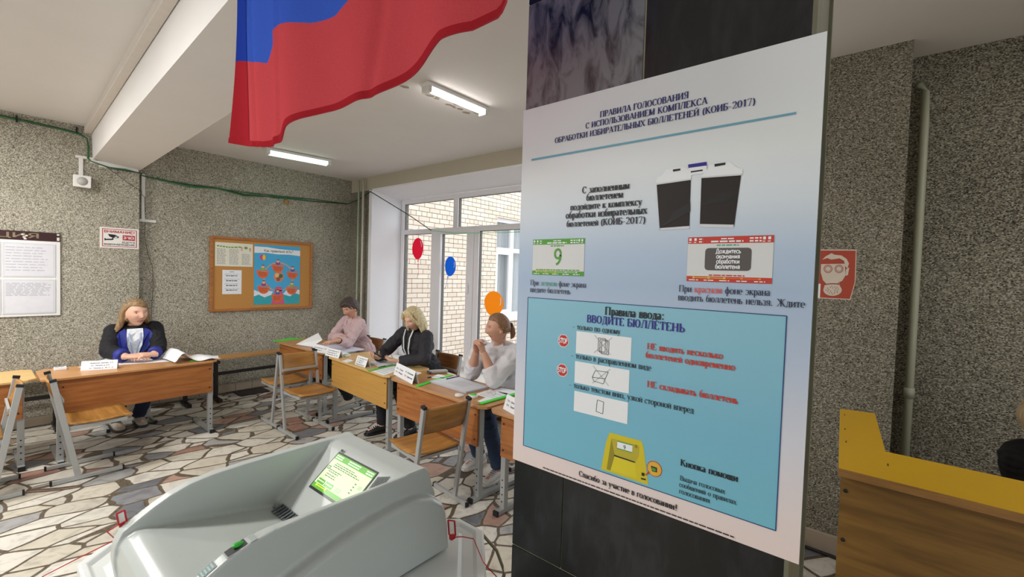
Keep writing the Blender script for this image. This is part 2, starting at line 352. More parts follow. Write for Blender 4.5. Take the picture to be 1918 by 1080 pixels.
# ------------------------------------------------------------------ lettering
def L_(*p): return ('l',)+p
def A_(*p): return ('a',)+p
GL = {
'А': (.74, [L_(.04,0,.37,1), L_(.37,1,.7,0), L_(.16,.33,.58,.33)]),
'Б': (.62, [L_(.1,0,.1,1), L_(.1,1,.54,1), L_(.54,1,.54,.8), L_(.1,.56,.3,.56), A_(.3,.28,.27,.28,90,-90), L_(.3,0,.1,0)]),
'В': (.64, [L_(.1,0,.1,1), L_(.1,1,.3,1), A_(.3,.76,.22,.24,90,-90), L_(.1,.52,.32,.52), A_(.32,.26,.26,.26,90,-90), L_(.32,0,.1,0)]),
'Г': (.56, [L_(.1,0,.1,1), L_(.1,1,.54,1), L_(.54,1,.54,.76)]),
'Д': (.74, [L_(.16,.02,.27,1), L_(.27,1,.58,1), L_(.58,0,.58,1), L_(.02,.01,.72,.01), L_(.03,.01,.03,-.22), L_(.71,.01,.71,-.22)]),
'Е': (.62, [L_(.1,0,.1,1), L_(.1,1,.54,1), L_(.54,1,.54,.8), L_(.1,.52,.42,.52), L_(.1,0,.56,0), L_(.57,0,.57,.22)]),
'Ж': (1.0, [L_(.5,0,.5,1), L_(.1,1,.46,.5), L_(.9,1,.54,.5), L_(.44,.54,.06,0), L_(.56,.54,.94,0)]),
'З': (.54, [A_(.24,.75,.21,.25,150,-90), A_(.24,.27,.25,.27,90,-150)]),
'И': (.78, [L_(.12,0,.12,1), L_(.66,0,.66,1), L_(.14,.08,.64,.92)]),
'Й': (.78, [L_(.12,0,.12,1), L_(.66,0,.66,1), L_(.14,.08,.64,.92), A_(.39,1.24,.13,.1,180,360)]),
'К': (.72, [L_(.12,0,.12,1), L_(.16,.48,.6,1), L_(.28,.58,.68,0)]),
'Л': (.74, [L_(.06,0,.28,1), L_(.28,1,.62,1), L_(.62,0,.62,1)]),
'М': (.92, [L_(.12,0,.12,1), L_(.8,0,.8,1), L_(.14,1,.46,.08), L_(.46,.08,.8,1)]),
'Н': (.78, [L_(.12,0,.12,1), L_(.66,0,.66,1), L_(.12,.52,.66,.52)]),
'О': (.74, [A_(.37,.5,.32,.5,90,450)]),
'П': (.78, [L_(.12,0,.12,1), L_(.66,0,.66,1), L_(.12,1,.66,1)]),
'Р': (.62, [L_(.12,0,.12,1), L_(.12,1,.32,1), A_(.32,.74,.24,.26,90,-90), L_(.32,.48,.12,.48)]),
'С': (.68, [A_(.38,.5,.32,.5,40,320), L_(.62,.99,.62,.72)]),
'Т': (.68, [L_(.34,0,.34,1), L_(.04,1,.64,1), L_(.04,1,.04,.76), L_(.64,1,.64,.76)]),
'У': (.7, [L_(.06,1,.38,.32), L_(.66,1,.36,.22), A_(.22,.16,.16,.16,20,-120)]),
'Ф': (.86, [L_(.43,0,.43,1), A_(.43,.5,.36,.3,90,450)]),
'Х': (.74, [L_(.08,1,.68,0), L_(.66,1,.06,0)]),
'Ц': (.8, [L_(.12,0,.12,1), L_(.66,0,.66,1), L_(.12,0,.76,0), L_(.76,0,.76,-.2)]),
'Ч': (.7, [L_(.6,0,.6,1), L_(.12,1,.12,.7), A_(.36,.7,.24,.24,180,270), L_(.36,.46,.6,.5)]),
'Ш': (1.04, [L_(.12,0,.12,1), L_(.52,0,.52,1), L_(.92,0,.92,1), L_(.12,0,.92,0)]),
'Щ': (1.08, [L_(.12,0,.12,1), L_(.52,0,.52,1), L_(.92,0,.92,1), L_(.12,0,1.02,0), L_(1.03,0,1.03,-.2)]),
'Ъ': (.76, [L_(.26,0,.26,1), L_(.02,1,.26,1), L_(.26,.52,.44,.52), A_(.44,.26,.26,.26,90,-90), L_(.44,0,.26,0)]),
'Ы': (.88, [L_(.12,0,.12,1), L_(.12,.52,.28,.52), A_(.28,.26,.24,.26,90,-90), L_(.28,0,.12,0), L_(.76,0,.76,1)]),
'Ь': (.62, [L_(.12,0,.12,1), L_(.12,.52,.3,.52), A_(.3,.26,.26,.26,90,-90), L_(.3,0,.12,0)]),
'Э': (.66, [A_(.28,.5,.32,.5,140,-140), L_(.26,.52,.6,.52)]),
'Ю': (1.02, [L_(.12,0,.12,1), L_(.12,.52,.38,.52), A_(.66,.5,.28,.5,90,450)]),
'Я': (.68, [L_(.56,0,.56,1), L_(.56,1,.36,1), A_(.36,.74,.25,.26,90,270), L_(.36,.48,.56,.48), L_(.36,.48,.08,0)]),
'а': (.6, [L_(.46,.04,.46,.72), A_(.26,.72,.2,.28,0,150), A_(.26,.28,.2,.28,90,270), L_(.26,.56,.46,.56), L_(.26,0,.46,.12), L_(.46,.03,.58,.06)]),
'б': (.66, [A_(.33,.46,.27,.46,90,450), A_(.5,.55,.42,.95,185,95), L_(.46,1.5,.56,1.56)]),
'е': (.62, [A_(.33,.5,.28,.5,0,310), L_(.06,.52,.6,.52)]),
'р': (.68, [L_(.14,-.48,.14,1), A_(.36,.5,.26,.5,150,-150)]),
'у': (.68, [L_(.06,1,.36,.06), L_(.64,1,.26,-.32), A_(.16,-.3,.13,.16,-20,-150)]),
'ф': (.9, [L_(.45,-.48,.45,1.5), A_(.45,.5,.36,.5,90,450)]),
'0': (.62, [A_(.31,.5,.25,.5,90,450)]), '1': (.5, [L_(.28,0,.28,1), L_(.1,.82,.28,1)]),
'2': (.62, [A_(.3,.72,.24,.28,160,-45), L_(.46,.5,.08,.02), L_(.08,.02,.58,.02), L_(.58,.02,.58,.18)]),
'7': (.6, [L_(.06,.98,.56,.98), L_(.56,.98,.24,0), L_(.06,.98,.06,.8)]),
'3': (.54, [A_(.24,.75,.21,.25,150,-90), A_(.24,.27,.25,.27,90,-150)]), '4': (.62, [L_(.44,0,.44,1), L_(.44,1,.06,.3), L_(.06,.3,.6,.3)]),
'8': (.6, [A_(.3,.75,.2,.25,90,450), A_(.3,.26,.25,.26,90,450)]),
'(': (.36, [A_(.5,.4,.38,.68,125,235)]), ')': (.36, [A_(-.14,.4,.38,.68,55,-55)]),
'-': (.42, [L_(.06,.36,.36,.36)]), '–': (.6, [L_(.05,.36,.55,.36)]),
'.': (.3, [A_(.14,.07,.035,.05,0,360)]), ':': (.34, [A_(.16,.09,.035,.05,0,360), A_(.16,.6,.035,.05,0,360)]),
',': (.3, [A_(.12,.07,.035,.05,0,360), L_(.16,.06,.1,-.16)]), '!': (.4, [L_(.2,.28,.2,1), A_(.2,.07,.03,.04,0,360)]),
'5': (.6, [L_(.12,.98,.52,.98), L_(.12,.98,.1,.56), A_(.28,.3,.25,.3,110,-140)]), '6': (.6, [A_(.3,.3,.23,.3,90,450), A_(.44,.38,.37,.62,95,180)]), '9': (.6, [A_(.3,.69,.23,.3,90,450), A_(.16,.61,.37,.62,-85,0)]),
'/': (.44, [L_(.04,-.1,.4,1.05)]), '?': (.5, [A_(.24,.76,.18,.23,160,-80), L_(.26,.52,.26,.3), A_(.26,.07,.03,.04,0,360)]), 'S': (.6, [A_(.3,.74,.21,.25,35,270), A_(.3,.26,.23,.25,90,-150)]),
' ': (.34, []),
}
SPECIAL = set('абеpруф')
def serif(text, bold=False, plain_=0.0):
    """outline polygons of a line of roman lettering: cap height 1, left end at x = 0; returns points, faces, width"""
    vs = []; fs = []; x = 0.0
    TH, TN = (.2, .075) if bold else (.135, .055)
    if plain_: TH = TN = plain_
    def quad(a, b, wa, wb=None):
        wb = wa if wb is None else wb
        d = (b[0]-a[0], b[1]-a[1]); l = math.hypot(*d) or 1; n = (-d[1]/l, d[0]/l); i = len(vs)
        vs.extend([(a[0]-n[0]*wa/2, a[1]-n[1]*wa/2), (b[0]-n[0]*wb/2, b[1]-n[1]*wb/2), (b[0]+n[0]*wb/2, b[1]+n[1]*wb/2), (a[0]+n[0]*wa/2, a[1]+n[1]*wa/2)])
        fs.append((i, i+1, i+2, i+3))
    for ch in text:
        low = ch.islower(); g = GL.get(ch) or GL.get(ch.upper()) or GL[' ']
        sc = .69 if low else 1.0; w = g[0]*sc*(1.1 if bold else 1.04)
        for s in g[1]:
            if s[0] == 'l':
                a = (x+s[1]*sc, s[2]*sc); b = (x+s[3]*sc, s[4]*sc); dx, dy = b[0]-a[0], b[1]-a[1]; l = math.hypot(dx, dy) or 1
                v = abs(dy)/l; wd = TN+(TH-TN)*v**1.5
                if abs(dx) > .06 and abs(dy) > .06 and dx*dy > 0: wd = TN*(1.25 if not plain_ else 1)
                if l < .3*sc and v > .9 and not (ch in '!?'): wd = TN*(1.3 if not plain_ else 1)
                quad(a, b, wd)
                if v > .6 and l > .34*sc and ch not in '!()/?' and not plain_:
                    for p in (a, b):
                        if abs(p[1]) < .02 or abs(p[1]-sc) < .02 or p[1] < -.28 and ch in 'рф':
                            yy = p[1]+(TN*.35 if p[1] < .5*sc else -TN*.35)
                            quad((p[0]-TH*.5-.055*sc, yy), (p[0]+TH*.5+.055*sc, yy), TN*.8)
            else:
                _, cx, cy, rx, ry, a0, a1 = s; n = max(6, int(abs(a1-a0)/15)); pr = None
                for i in range(n+1):
                    t = math.radians(a0+(a1-a0)*i/n); p = (x+(cx+rx*math.cos(t))*sc, (cy+ry*math.sin(t))*sc)
                    k = abs(math.cos(t)); wd = (TN+(TH-TN)*k**1.4) if rx > .06 else TH*.7
                    if pr: quad(pr[0], p, pr[1], wd)
                    pr = (p, wd)
        x += w+.04
    return vs, fs, x
def sans(text, bold=0.0): return serif(text.replace('Ё', 'Е').replace('ё', 'е'), plain_=.14+bold*3.5)
def put(mb, glyphs, org, ex, ey, width=None, height=None, mat=0):
    """lay a line of lettering on a plane: org = left end of the base line, ex / ey = unit directions along and up"""
    vs, fs, w = glyphs; org, ex, ey = Vector(org), Vector(ex), Vector(ey)
    if height is None: height = width/w
    sx = height if width is None else width/w
    nn = ex.cross(ey)                               # strokes of one line never lie in exactly the same plane
    mb.add([org+ex*(v[0]*sx)+ey*(v[1]*height)+nn*((i//4 % 13)*1.6e-5) for i, v in enumerate(vs)], fs, mat)
    return height

# ------------------------------------------------------------------ the setting
CEIL = 3.02
m = MB(); m.box((-4, -3.2, -0.12), (4.4, 6.7, 0)); struct(m.build('floor', MFLOOR), 'floor of broken marble slabs in brown mortar')
m = MB(); m.box((-4, -3.2, CEIL), (4.4, 6.7, CEIL+0.2)); struct(m.build('ceiling', MCEIL))
# back wall: left part, pilaster under the beam, deeper right part
m = MB(); m.box((-4, 6.36, 0), (1.205, 6.7, CEIL)); m.box((0.875, 6.345, 0), (1.205, 6.38, 2.70)); m.box((1.205, 6.455, 0), (4.6, 6.7, CEIL))
struct(m.build('wall_back', MWALL), 'pebbledashed back wall with a pilaster under the ceiling beam')
m = MB()
m.box((-4, 6.335, 0.012), (0.87, 6.36, 0.1)); m.box((1.205, 6.435, 0.012), (3.8, 6.455, 0.115)); m.box((0.875, 6.325, 0.012), (1.2, 6.345, 0.1))
for i in range(22): m.box((-0.3+i*0.2, 6.30, 0.0), (-0.296+i*0.2, 6.30, 0.0))
struct(m.build('baseboard_back', MTILE, bevel=0.004))
m = MB()
for i in range(13): m.box((1.21+i*0.2, 6.433, 0.015), (1.214+i*0.2, 6.436, 0.112))
struct(m.build('trim_1', plain('dark_grout', '#5c5348', 0.9)), 'dark joints between the skirting tiles')
# ceiling beam
m = MB()
m.hexa([(0.83, 6.36, 2.70), (0.60, 0.4, 2.70), (1.02, 0.4, 2.66), (1.212, 6.36, 2.66), (0.82, 6.36, CEIL), (0.58, 0.4, CEIL), (1.02, 0.4, CEIL), (1.212, 6.36, CEIL)])
m.hexa([(0.60, 0.4, 2.70), (0.36, -3.2, 2.70), (0.86, -3.2, 2.66), (1.02, 0.4, 2.66), (0.58, 0.4, CEIL), (0.34, -3.2, CEIL), (0.86, -3.2, CEIL), (1.02, 0.4, CEIL)])
struct(m.build('ceiling_beam', MCEIL, recalc=True), 'deep painted beam crossing the ceiling')
m = MB(); m.bar((0.79, 6.34, 2.985), (0.47, -1.6, 2.985), 0.055, 0.07); struct(m.build('trim_2', plain('ceiling_duct_white', '#d5cdc4', 0.7), bevel=0.004), 'cable duct along the top of the beam')
m = MB(); m.box((0.875, 6.325, 2.63), (1.195, 6.35, 2.69)); struct(m.build('trim_3', MCEIL))
# window wall
WX, FX = 3.82, 4.33
m = MB()
m.box((WX, 5.88, 0), (4.5, 6.5, CEIL)); m.box((WX, 0.8, 2.825), (4.5, 5.88, CEIL)); m.box((WX, 0.8, 0), (4.5, 5.88, 0.28)); m.box((WX, 0.3, 0), (4.5, 0.8, CEIL))
m.box((3.35, -0.09, 0), (4.5, 0.5, CEIL)); m.box((3.625, -3.2, 0), (4.5, -0.09, CEIL))
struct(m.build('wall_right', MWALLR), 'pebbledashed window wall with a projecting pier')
m = MB(); m.box((WX-0.006, 0.5, 2.83), (WX, 6.43, CEIL)); struct(m.build('trim_4', MPLASTER), 'beige plaster band above the window')
m = MB(); m.hexa([(WX-0.008, 5.865, 0.28), (FX, 5.85, 0.28), (FX, 5.885, 0.28), (WX-0.008, 5.94, 0.28), (WX-0.008, 5.865, 2.82), (FX, 5.85, 2.75), (FX, 5.885, 2.83), (WX-0.008, 5.94, 2.83)])
m.hexa([(WX-0.008, 0.8, 2.815), (FX, 0.8, 2.745), (FX, 5.85, 2.745), (WX-0.008, 5.87, 2.815), (WX-0.008, 0.8, 2.84), (FX, 0.8, 2.84), (FX, 5.85, 2.84), (WX-0.008, 5.87, 2.84)])
struct(m.build('trim_5', MREVEAL, recalc=True), 'white window reveal')
m = MB(); m.box((3.70, 0.85, 0.28), (FX, 5.85, 0.315)); struct(m.build('trim_6', MWHITE, bevel=0.006), 'deep white window sill')
m = MB(); m.box((WX-0.02, 0.85, 0.0), (WX, 5.87, 0.28)); struct(m.build('trim_7', MREVEAL))
m = MB(); m.box((3.33, -0.085, 0.0), (3.35, 0.5, 0.115)); m.box((3.60, -3.2, 0.0), (3.625, -0.09, 0.115)); struct(m.build('baseboard_right', MTILE, bevel=0.004))
# unseen sides of the hall behind the viewer; openings placed and sized to steer the daylight
m = MB(); m.box((-4.1, -3.2, 0), (-4, 6.7, 0.7)); m.box((-4.1, -3.2, 2.7), (-4, 6.7, CEIL))
m.box((-4.1, -3.2, 0.7), (-4, 1.4, 2.7))
for y in (3.4, 6.2): m.box((-4.1, y, 0.7), (-4, y+0.5, 2.7))
struct(m.build('unseen_wall_left', MPLASTER))
m = MB(); m.box((-4, -3.3, 0), (4.5, -3.2, 0.7)); m.box((-4, -3.3, 2.6), (4.5, -3.2, CEIL))
for x in (-4, -1.4): m.box((x, -3.3, 0.7), (x+0.6, -3.2, 2.6))
m.box((1.2, -3.3, 0.7), (4.5, -3.2, 2.6))
struct(m.build('wall_front', MPLASTER))
# window: white frame, opening casement, fixed lights
win = MB(); fx0, fx1 = FX, FX+0.07
def fr(y0, y1, z0, z1, x0=fx0, x1=fx1): win.box((x0, y0, z0), (x1, y1, z1))
Z0, Z1 = 0.315, 2.745
fr(5.775, 5.85, Z0, Z1); fr(0.8, 5.85, Z1-0.07, Z1); fr(0.8, 5.85, Z0, Z0+0.07); fr(0.8, 5.85, 2.205, 2.275); fr(5.05, 5.115, Z0, 2.21); fr(4.15, 4.235, Z0, 2.21); fr(4.565, 4.66, 2.27, Z1-0.06)
fr(2.9, 2.98, Z0, 2.21); fr(1.9, 1.98, Z0, 2.21); fr(2.9, 2.98, 2.27, Z1-0.06)
for a, b in ((4.89, 5.05), (4.235, 4.36)): fr(a, b, Z0+0.03, 2.23, FX-0.022, FX+0.05)
fr(4.235, 5.05, 2.185, 2.245, FX-0.022, FX+0.05); fr(4.235, 5.05, Z0+0.03, Z0+0.125, FX-0.022, FX+0.05)
wf = struct(win.build('window_1', MPVC, bevel=0.006), 'white plastic window with an opening casement')
m = MB()
for y0, y1, z0, z1 in ((5.765, 5.776, .38, 2.205), (5.115, 5.122, .38, 2.205), (4.882, 4.89, .44, 2.19), (4.36, 4.367, .44, 2.19), (4.143, 4.15, .38, 2.205), (5.765, 5.775, 2.275, 2.68), (4.557, 4.565, 2.275, 2.68)):
    m.box((FX+0.02, y0, z0), (FX+0.06, y1, z1))
for y0, y1, z in ((5.115, 5.775, 2.672), (4.36, 4.89, 2.183), (4.66, 5.775, 2.672), (2.98, 4.565, 2.672), (5.115, 5.775, 2.2), (2.98, 4.15, 2.2)): m.box((FX+0.02, y0, z), (FX+0.06, y1, z+0.006))
m.build('gasket', MGASKET, wf)
m = MB(); m.box((FX+0.04, 0.85, 0.36), (FX+0.046, 5.8, 2.70)); m.build('pane', MGLASS, wf)
m = MB(); m.bar((FX-0.05, 4.30, 1.50), (FX-0.05, 4.30, 1.36), 0.022, 0.016, (0, 1, 0)); m.bar((FX-0.02, 4.30, 1.49), (FX-0.055, 4.30, 1.49), 0.02, 0.02); m.box((FX-0.03, 4.28, 1.45), (FX-0.02, 4.32, 1.53)); m.build('handle', MPVC, wf, bevel=0.003)
# brick wing of the building outside, with its own window
m = MB(); bz = -1.0
m.box((4.5, 6.9, bz), (7.80, 7.3, 6)); m.box((7.80, 6.9, bz), (10.6, 7.3, 0.55)); m.box((7.80, 6.9, 2.95), (10.6, 7.3, 6)); m.box((10.6, 6.9, bz), (16, 7.3, 6))
struct(m.build('wall_outside', MBRICK), 'cream brick wall of the wing outside the window')
m = MB()
for a, b in (((7.80, 7.0, .62), (10.6, 7.07, .70)), ((7.8, 7.0, 2.86), (10.6, 7.07, 2.95)), ((7.8, 7.0, .62), (7.89, 7.07, 2.95)), ((8.42, 7.0, .62), (8.54, 7.07, 2.95)), ((9.4, 7.0, .62), (9.5, 7.07, 2.95)), ((7.8, 6.99, 2.16), (10.6, 7.07, 2.26)), ((7.8, 6.82, .52), (10.6, 7.02, .62))): m.box(a, b)
for a, b in (((7.89, 6.98, .70), (7.95, 7.03, 2.16)), ((8.36, 6.98, .70), (8.42, 7.03, 2.16)), ((7.89, 6.98, .70), (8.42, 7.03, .77)), ((7.89, 6.98, 2.1), (8.42, 7.03, 2.16))): m.box(a, b)
w2 = struct(m.build('window_2', MPVC), 'white window of the brick wing outside')
m = MB(); m.box((7.85, 7.045, .66), (10.5, 7.05, 2.9)); m.build('pane', MGLASS, w2)
m = MB(); vs = []; 
for i in range(60):
    x = 7.85+i*0.045; vs.append((x, 7.2+0.03*math.sin(i*1.3)))
for i in range(59): m.add([(vs[i][0], vs[i][1], .62), (vs[i+1][0], vs[i+1][1], .62), (vs[i+1][0], vs[i+1][1], 2.95), (vs[i][0], vs[i][1], 2.95)], [(0, 1, 2, 3)])
m.build('curtain', plain('grey_net_curtain', '#b5b7bb', 0.9), w2)
m = MB(); m.box((4.5, -8, bz-0.1), (20, 7.0, bz)); struct(m.build('ground_outside', plain('asphalt', '#8d8a86', 0.95)))
# pillar clad in dark marble
PX = 0.85
MGRANITE = marble('black_marble', '#08090a', '#1d1f22', 0.15, 9, 0.3); MSTREAK = marble('streaked_grey_marble', '#101214', '#7d8286', 0.55, 11, 0.3)
m = MB(); m.box((PX+0.0035, 0.0965, 0), (PX+0.25, 0.672, CEIL), 0)
def slab(y0, y1, z0, z1, mi): m.box((PX, y0, z0), (PX+0.016, y1, z1), mi)
slab(.097, .3765, 1.985, 2.6, 1); slab(.3815, .671, 1.985, 2.285, 2); slab(.3815, .671, 2.2885, 2.6, 1); slab(.097, .671, 2.604, CEIL, 1)
slab(.097, .671, 1.29, 1.981, 1); slab(.097, .5285, .985, 1.286, 1); slab(.5315, .671, .985, 1.286, 1)
slab(.097, .36, .66, .981, 1); slab(.363, .671, .66, .981, 1); slab(.097, .671, .33, .656, 1); slab(.097, .3, 0, .326, 1); slab(.303, .671, 0, .326, 1)
m.box((PX+.016, .665, 0), (PX+.25, .676, CEIL), 1)
struct(m.build('pillar', [plain('light_mortar', '#b9b39c', 0.9), MGRANITE, MSTREAK]), 'square pillar clad in black marble slabs')
m = MB(); m.box((PX-.0006, .0935, 0), (PX+.035, .1, CEIL)); m.box((PX+.035, .0935, 0), (PX+.235, .096, CEIL)); m.box((PX+.16, .088, 0), (PX+.165, .096, CEIL))
struct(m.build('trim_8', plain('greenish_corner_trim', '#6f6e5c', 0.4, 0.1, var=0.25, scale=12)), 'worn corner strip on the pillar edge')
# ------------------------------------------------------------------ school desks and chairs
def make_desk(label, loc, rz, top_mat, panel_mat, panel=(0.09, 1.11), group='school desks', length=1.2, rounded=False):
    """local frame: x along the desk from its visitor-side corner, y towards the sitter"""
    t = thing('school_desk', label, 'desk', loc, rz, group); L2 = length; H = 0.71
    m = MB(); c = 0.05
    m.prism([(c, 0, H-.02), (L2-c, 0, H-.02), (L2, c*.8, H-.02), (L2, .5-c, H-.02), (L2-c, .5, H-.02), (c, .5, H-.02), (0, .5-c, H-.02), (0, c*.8, H-.02)], (0, 0, .02))
    m.build('desk_top', top_mat, t, world=False, bevel=0.004)
    m = MB(); m.box((panel[0], .035, .40), (panel[1], .051, .687)); p = m.build('modesty_panel', panel_mat, t, world=False, bevel=0.002)
    for x in (panel[0]+.025, panel[1]-.025):
        for z in (.45, .63):
            b = MB(); b.tube([(x, .036, z), (x, .031, z)], .006, 8); o = b.build('bolt', MCAP, None); o.parent = p
    for x in (panel[0]+.01, panel[1]-.01):
        m = MB(); m.box((x-.02, .055, .03), (x+.02, .095, .69)); m.box((x-.015, .06, .66), (x+.015, .46, .69)); m.box((x-.0165, .0545, .03), (x+.0165, .0955, .28))
        m.box((x-.019, .0, .004), (x+.019, .52, .034))
        for z in (.08, .13, .18, .23): m.tube([(x, .0545, z), (x, .0525, z)], .006, 8, 1)
        lg = m.build('leg', [MMETAL, MCAP], t, world=False, bevel=0.003)
        for y in (-.012, .516):
            k = MB(); k.box((x-.0205, y, .002), (x+.0205, y+.016, .036)); kk = k.build('end_cap', MCAP, None); kk.parent = lg
    return t
def rot_from(a, b): return math.atan2(b[1]-a[1], b[0]-a[0])
DESKS = {}
DESKS['front'] = make_desk('orange beech desk where the woman in the black and blue jacket sits', (0.355, 4.982, 0), 0, MDESKTOP, MDESK, (.1, 1.165), length=1.205)
DESKS['edge'] = make_desk('pale topped desk cut off by the left picture edge, behind the cut-off chair', (-0.86, 5.07, 0), 0, MBIRCHTOP, MDESK, (.09, 1.125), length=1.2)
def row(label, near, far, *a, **k):   # near / far: visitor-side corners; the sitter is on the window side
    return make_desk(label, (far[0], far[1], 0), rot_from(far, near), *a, **k)
DESKS['corner'] = row('desk nearest the back wall, where the woman in pink sits', (2.465, 4.66), (2.44, 5.86), MDESKTOP, MDESK)
DESKS['birch'] = row('desk with the pale yellow birch front panel in the window row', (2.335, 3.32), (2.425, 4.52), MBIRCHTOP, MBIRCH, (.05, 1.155))
DESKS['brown'] = row('orange desk where the woman in the white shirt leans her elbows', (2.268, 2.085), (2.33, 3.285), MDESKTOP, MDESK)
DESKS['pillar'] = row('orange desk half hidden by the pillar with the poster', (2.24, 0.85), (2.272, 2.05), MDESKTOP, MDESK, (.1, 1.1))

def make_chair(label, ply, group):
    """local frame: x forward, origin on the floor midway between the rear ends of the two rails"""
    t = thing('school_chair', label, 'chair', (0, 0, 0), 0, group)
    def sheet(pts, w0, w1, th, curve):      # bent plywood: list of (x, z) along the sheet, curved across
        rows = []
        for (x, z, hw) in pts:
            rows.append([(x+curve*(1-(2*j/8-1)**2)*(1 if curve else 0), (2*j/8-1)*hw, z) for j in range(9)])
        return rows
    # seat: slightly dished sheet
    m = MB(); top = []; n = 10
    for i in range(n):
        u = i/(n-1); x = .09+.37*u; z = .432+.012*(u-.4)**2*4-(.012*max(0, u-.85)/.15); hw = .195-.012*abs(u-.5)*2
        top.append([Vector((x, (2*j/8-1)*hw, z-.010*(1-(2*j/8-1)**2))) for j in range(9)])
    def slab(rows, th):
        a = len(rows); b = len(rows[0]); vs = [p for r in rows for p in r] + [p-Vector(th) for r in rows for p in r]; o = a*b; fs = []
        for i in range(a-1):
            for j in range(b-1):
                q = (i*b+j, (i+1)*b+j, (i+1)*b+j+1, i*b+j+1); fs.append(q); fs.append(tuple(o+k for k in reversed(q)))
        for i in range(a-1):
            for j in (0, b-1): q = (i*b+j, i*b+j+o, (i+1)*b+j+o, (i+1)*b+j); fs.append(q if j == 0 else tuple(reversed(q)))
        for j in range(b-1):
            for i in (0, a-1): q = (i*b+j, i*b+j+1, i*b+j+1+o, i*b+j+o); fs.append(q if i == 0 else tuple(reversed(q)))
        m.add(vs, fs, 0, True)
    slab(top, (0, 0, .011)); m.build('seat', ply, t, world=False, recalc=True)
    m = MB(); back = []
    for i in range(8):
        u = i/7; z = .575+.185*u; x = .075-.055*u-.010*math.sin(u*3.1)
        hw = .187
        back.append([Vector((x-.022*(1-(2*j/8-1)**2), (2*j/8-1)*hw, z)) for j in range(9)])
    slab(back, (.011, 0, 0)); m.build('backrest', ply, t, world=False, recalc=True)
    for s in (-1, 1):
        y = s*.182
        m = MB()
        m.box((0, y-.0125, .006), (.40, y+.0125, .034))
        m.bar((.145, y, .02), (.012, y, .765), .022, .036, (1, 0, 0)); m.bar((.075, y*.93, .40), (.43, y*.93, .405), .02, .03)
        m.bar((.10, y, .22), (.085, y, .40), .018, .02, (1, 0, 0))
        fr_ = m.build('side_frame', MMETAL, t, world=False, bevel=0.003)
        for a, b in (((-.008, y-.0135, .004), (.004, y+.0135, .036)), ((.396, y-.0135, .004), (.408, y+.0135, .036))):
            k = MB(); k.box(a, b); kk = k.build('end_cap', MCAP, None); kk.parent = fr_
        k = MB(); k.bar((.013, y, .763), (.009, y, .781), .026, .038, (1, 0, 0)); kk = k.build('end_cap', MCAP, None); kk.parent = fr_
    for a, b in (((.10, -.18, .385), (.125, .18, .405)), ((.40, -.17, .385), (.425, .17, .405)), ((.055, -.18, .60), (.07, .18, .625))):
        m = MB(); m.box(a, b); m.build('crossbar', MMETAL, t, world=False, bevel=0.003)
    return t
G_EMPTY = 'empty chairs in front of the desks'; G_SEAT = 'chairs the seated women use'
PI = math.pi
c0 = make_chair('empty chair standing sideways in front of the first woman\'s desk', MPLY, G_EMPTY)
c0.location = (.375, 4.766, 0)
dup(c0, (.235, 4.73, 0), PI, 'plywood chair cut off by the left picture edge', G_EMPTY)
dup(c0, (2.165, 4.62, 0), -PI/2, 'nearer of the two back-to-back chairs by the birch desk, facing the viewer', G_EMPTY)
dup(c0, (2.175, 4.655, 0), PI/2, 'farther of the two back-to-back chairs, facing the corner desk', G_EMPTY)
dup(c0, (2.035, 2.19, 0), math.radians(83), 'empty plywood chair turned away from the viewer, before the orange window desk', G_EMPTY)
dup(c0, (1.03, 6.06, 0), -PI/2, 'chair under the woman in the black and blue jacket', G_SEAT)
cw = make_chair('chair under the woman in the pink shirt', MPLYDARK, G_SEAT); cw.location = (3.36, 4.99, 0); cw.rotation_euler = (0, 0, PI)
dup(cw, (3.31, 3.56, 0), PI, 'chair under the blond woman holding a phone', G_SEAT)
dup(cw, (3.26, 2.49, 0), PI, 'chair under the woman in the white shirt', G_SEAT)

# long bench table along the back wall
t = thing('wall_bench', 'long narrow wooden bench on black legs along the back wall', 'bench', (1.5, 6.2, 0))
m = MB(); m.box((-1.4, 6.10, .50), (3.35, 6.31, .528)); m.build('bench_seat', MBENCH, t, bevel=0.004)
for x in (-1.2, -.35, .54, 1.60, 1.91, 3.2):
    m = MB(); m.box((x-.02, 6.17, .03), (x+.02, 6.21, .50)); m.box((x-.02, 6.10, .455), (x+.02, 6.30, .485)); m.box((x-.022, 6.02, .0), (x+.022, 6.30, .04)); m.build('leg', MBLACK, t, bevel=0.004)
m = MB(); m.box((-1.2, 6.175, .30), (3.2, 6.205, .335)); m.build('foot_rail', MBLACK, t)

# ------------------------------------------------------------------ reception counter on the right
t = thing('reception_counter', 'yellow topped wooden counter at the right edge', 'counter', (1.85, -0.8, 0))
m = MB()
m.prism([(1.80, .075, 1.024), (2.66, .118, 1.024), (2.69, -.012, 1.024), (2.10, -.045, 1.024), (2.06, -2.6, 1.024), (1.74, -2.6, 1.024)][::-1], (0, 0, .026), 0)
for (x, y) in ((2.55, .095), (2.3, .082), (2.12, .07), (1.95, -.05), (1.9, -.55)): m.box((x-.012, y-.002, 1.0498), (x+.012, y+.002, 1.0503), 1)
m.build('counter_top', [plain('mustard_laminate', '#d6a814', 0.38, var=0.03, scale=5), plain('dark_screw_mark', '#6b5310', 0.7)], t, bevel=0.002)
m = MB(); m.prism([(1.797, .076, 1.0245), (1.737, -2.6, 1.0245), (1.737, -2.6, 1.0495), (1.797, .076, 1.0495)], (.004, 0, 0)); m.build('edge_banding', wood('counter_edge', '#a97c45', '#8d6534', 'Y', 0.5), t)
WP = wood('counter_oak_panel', '#8f6a33', '#6f5024', 'Y', 0.45, 0.7)
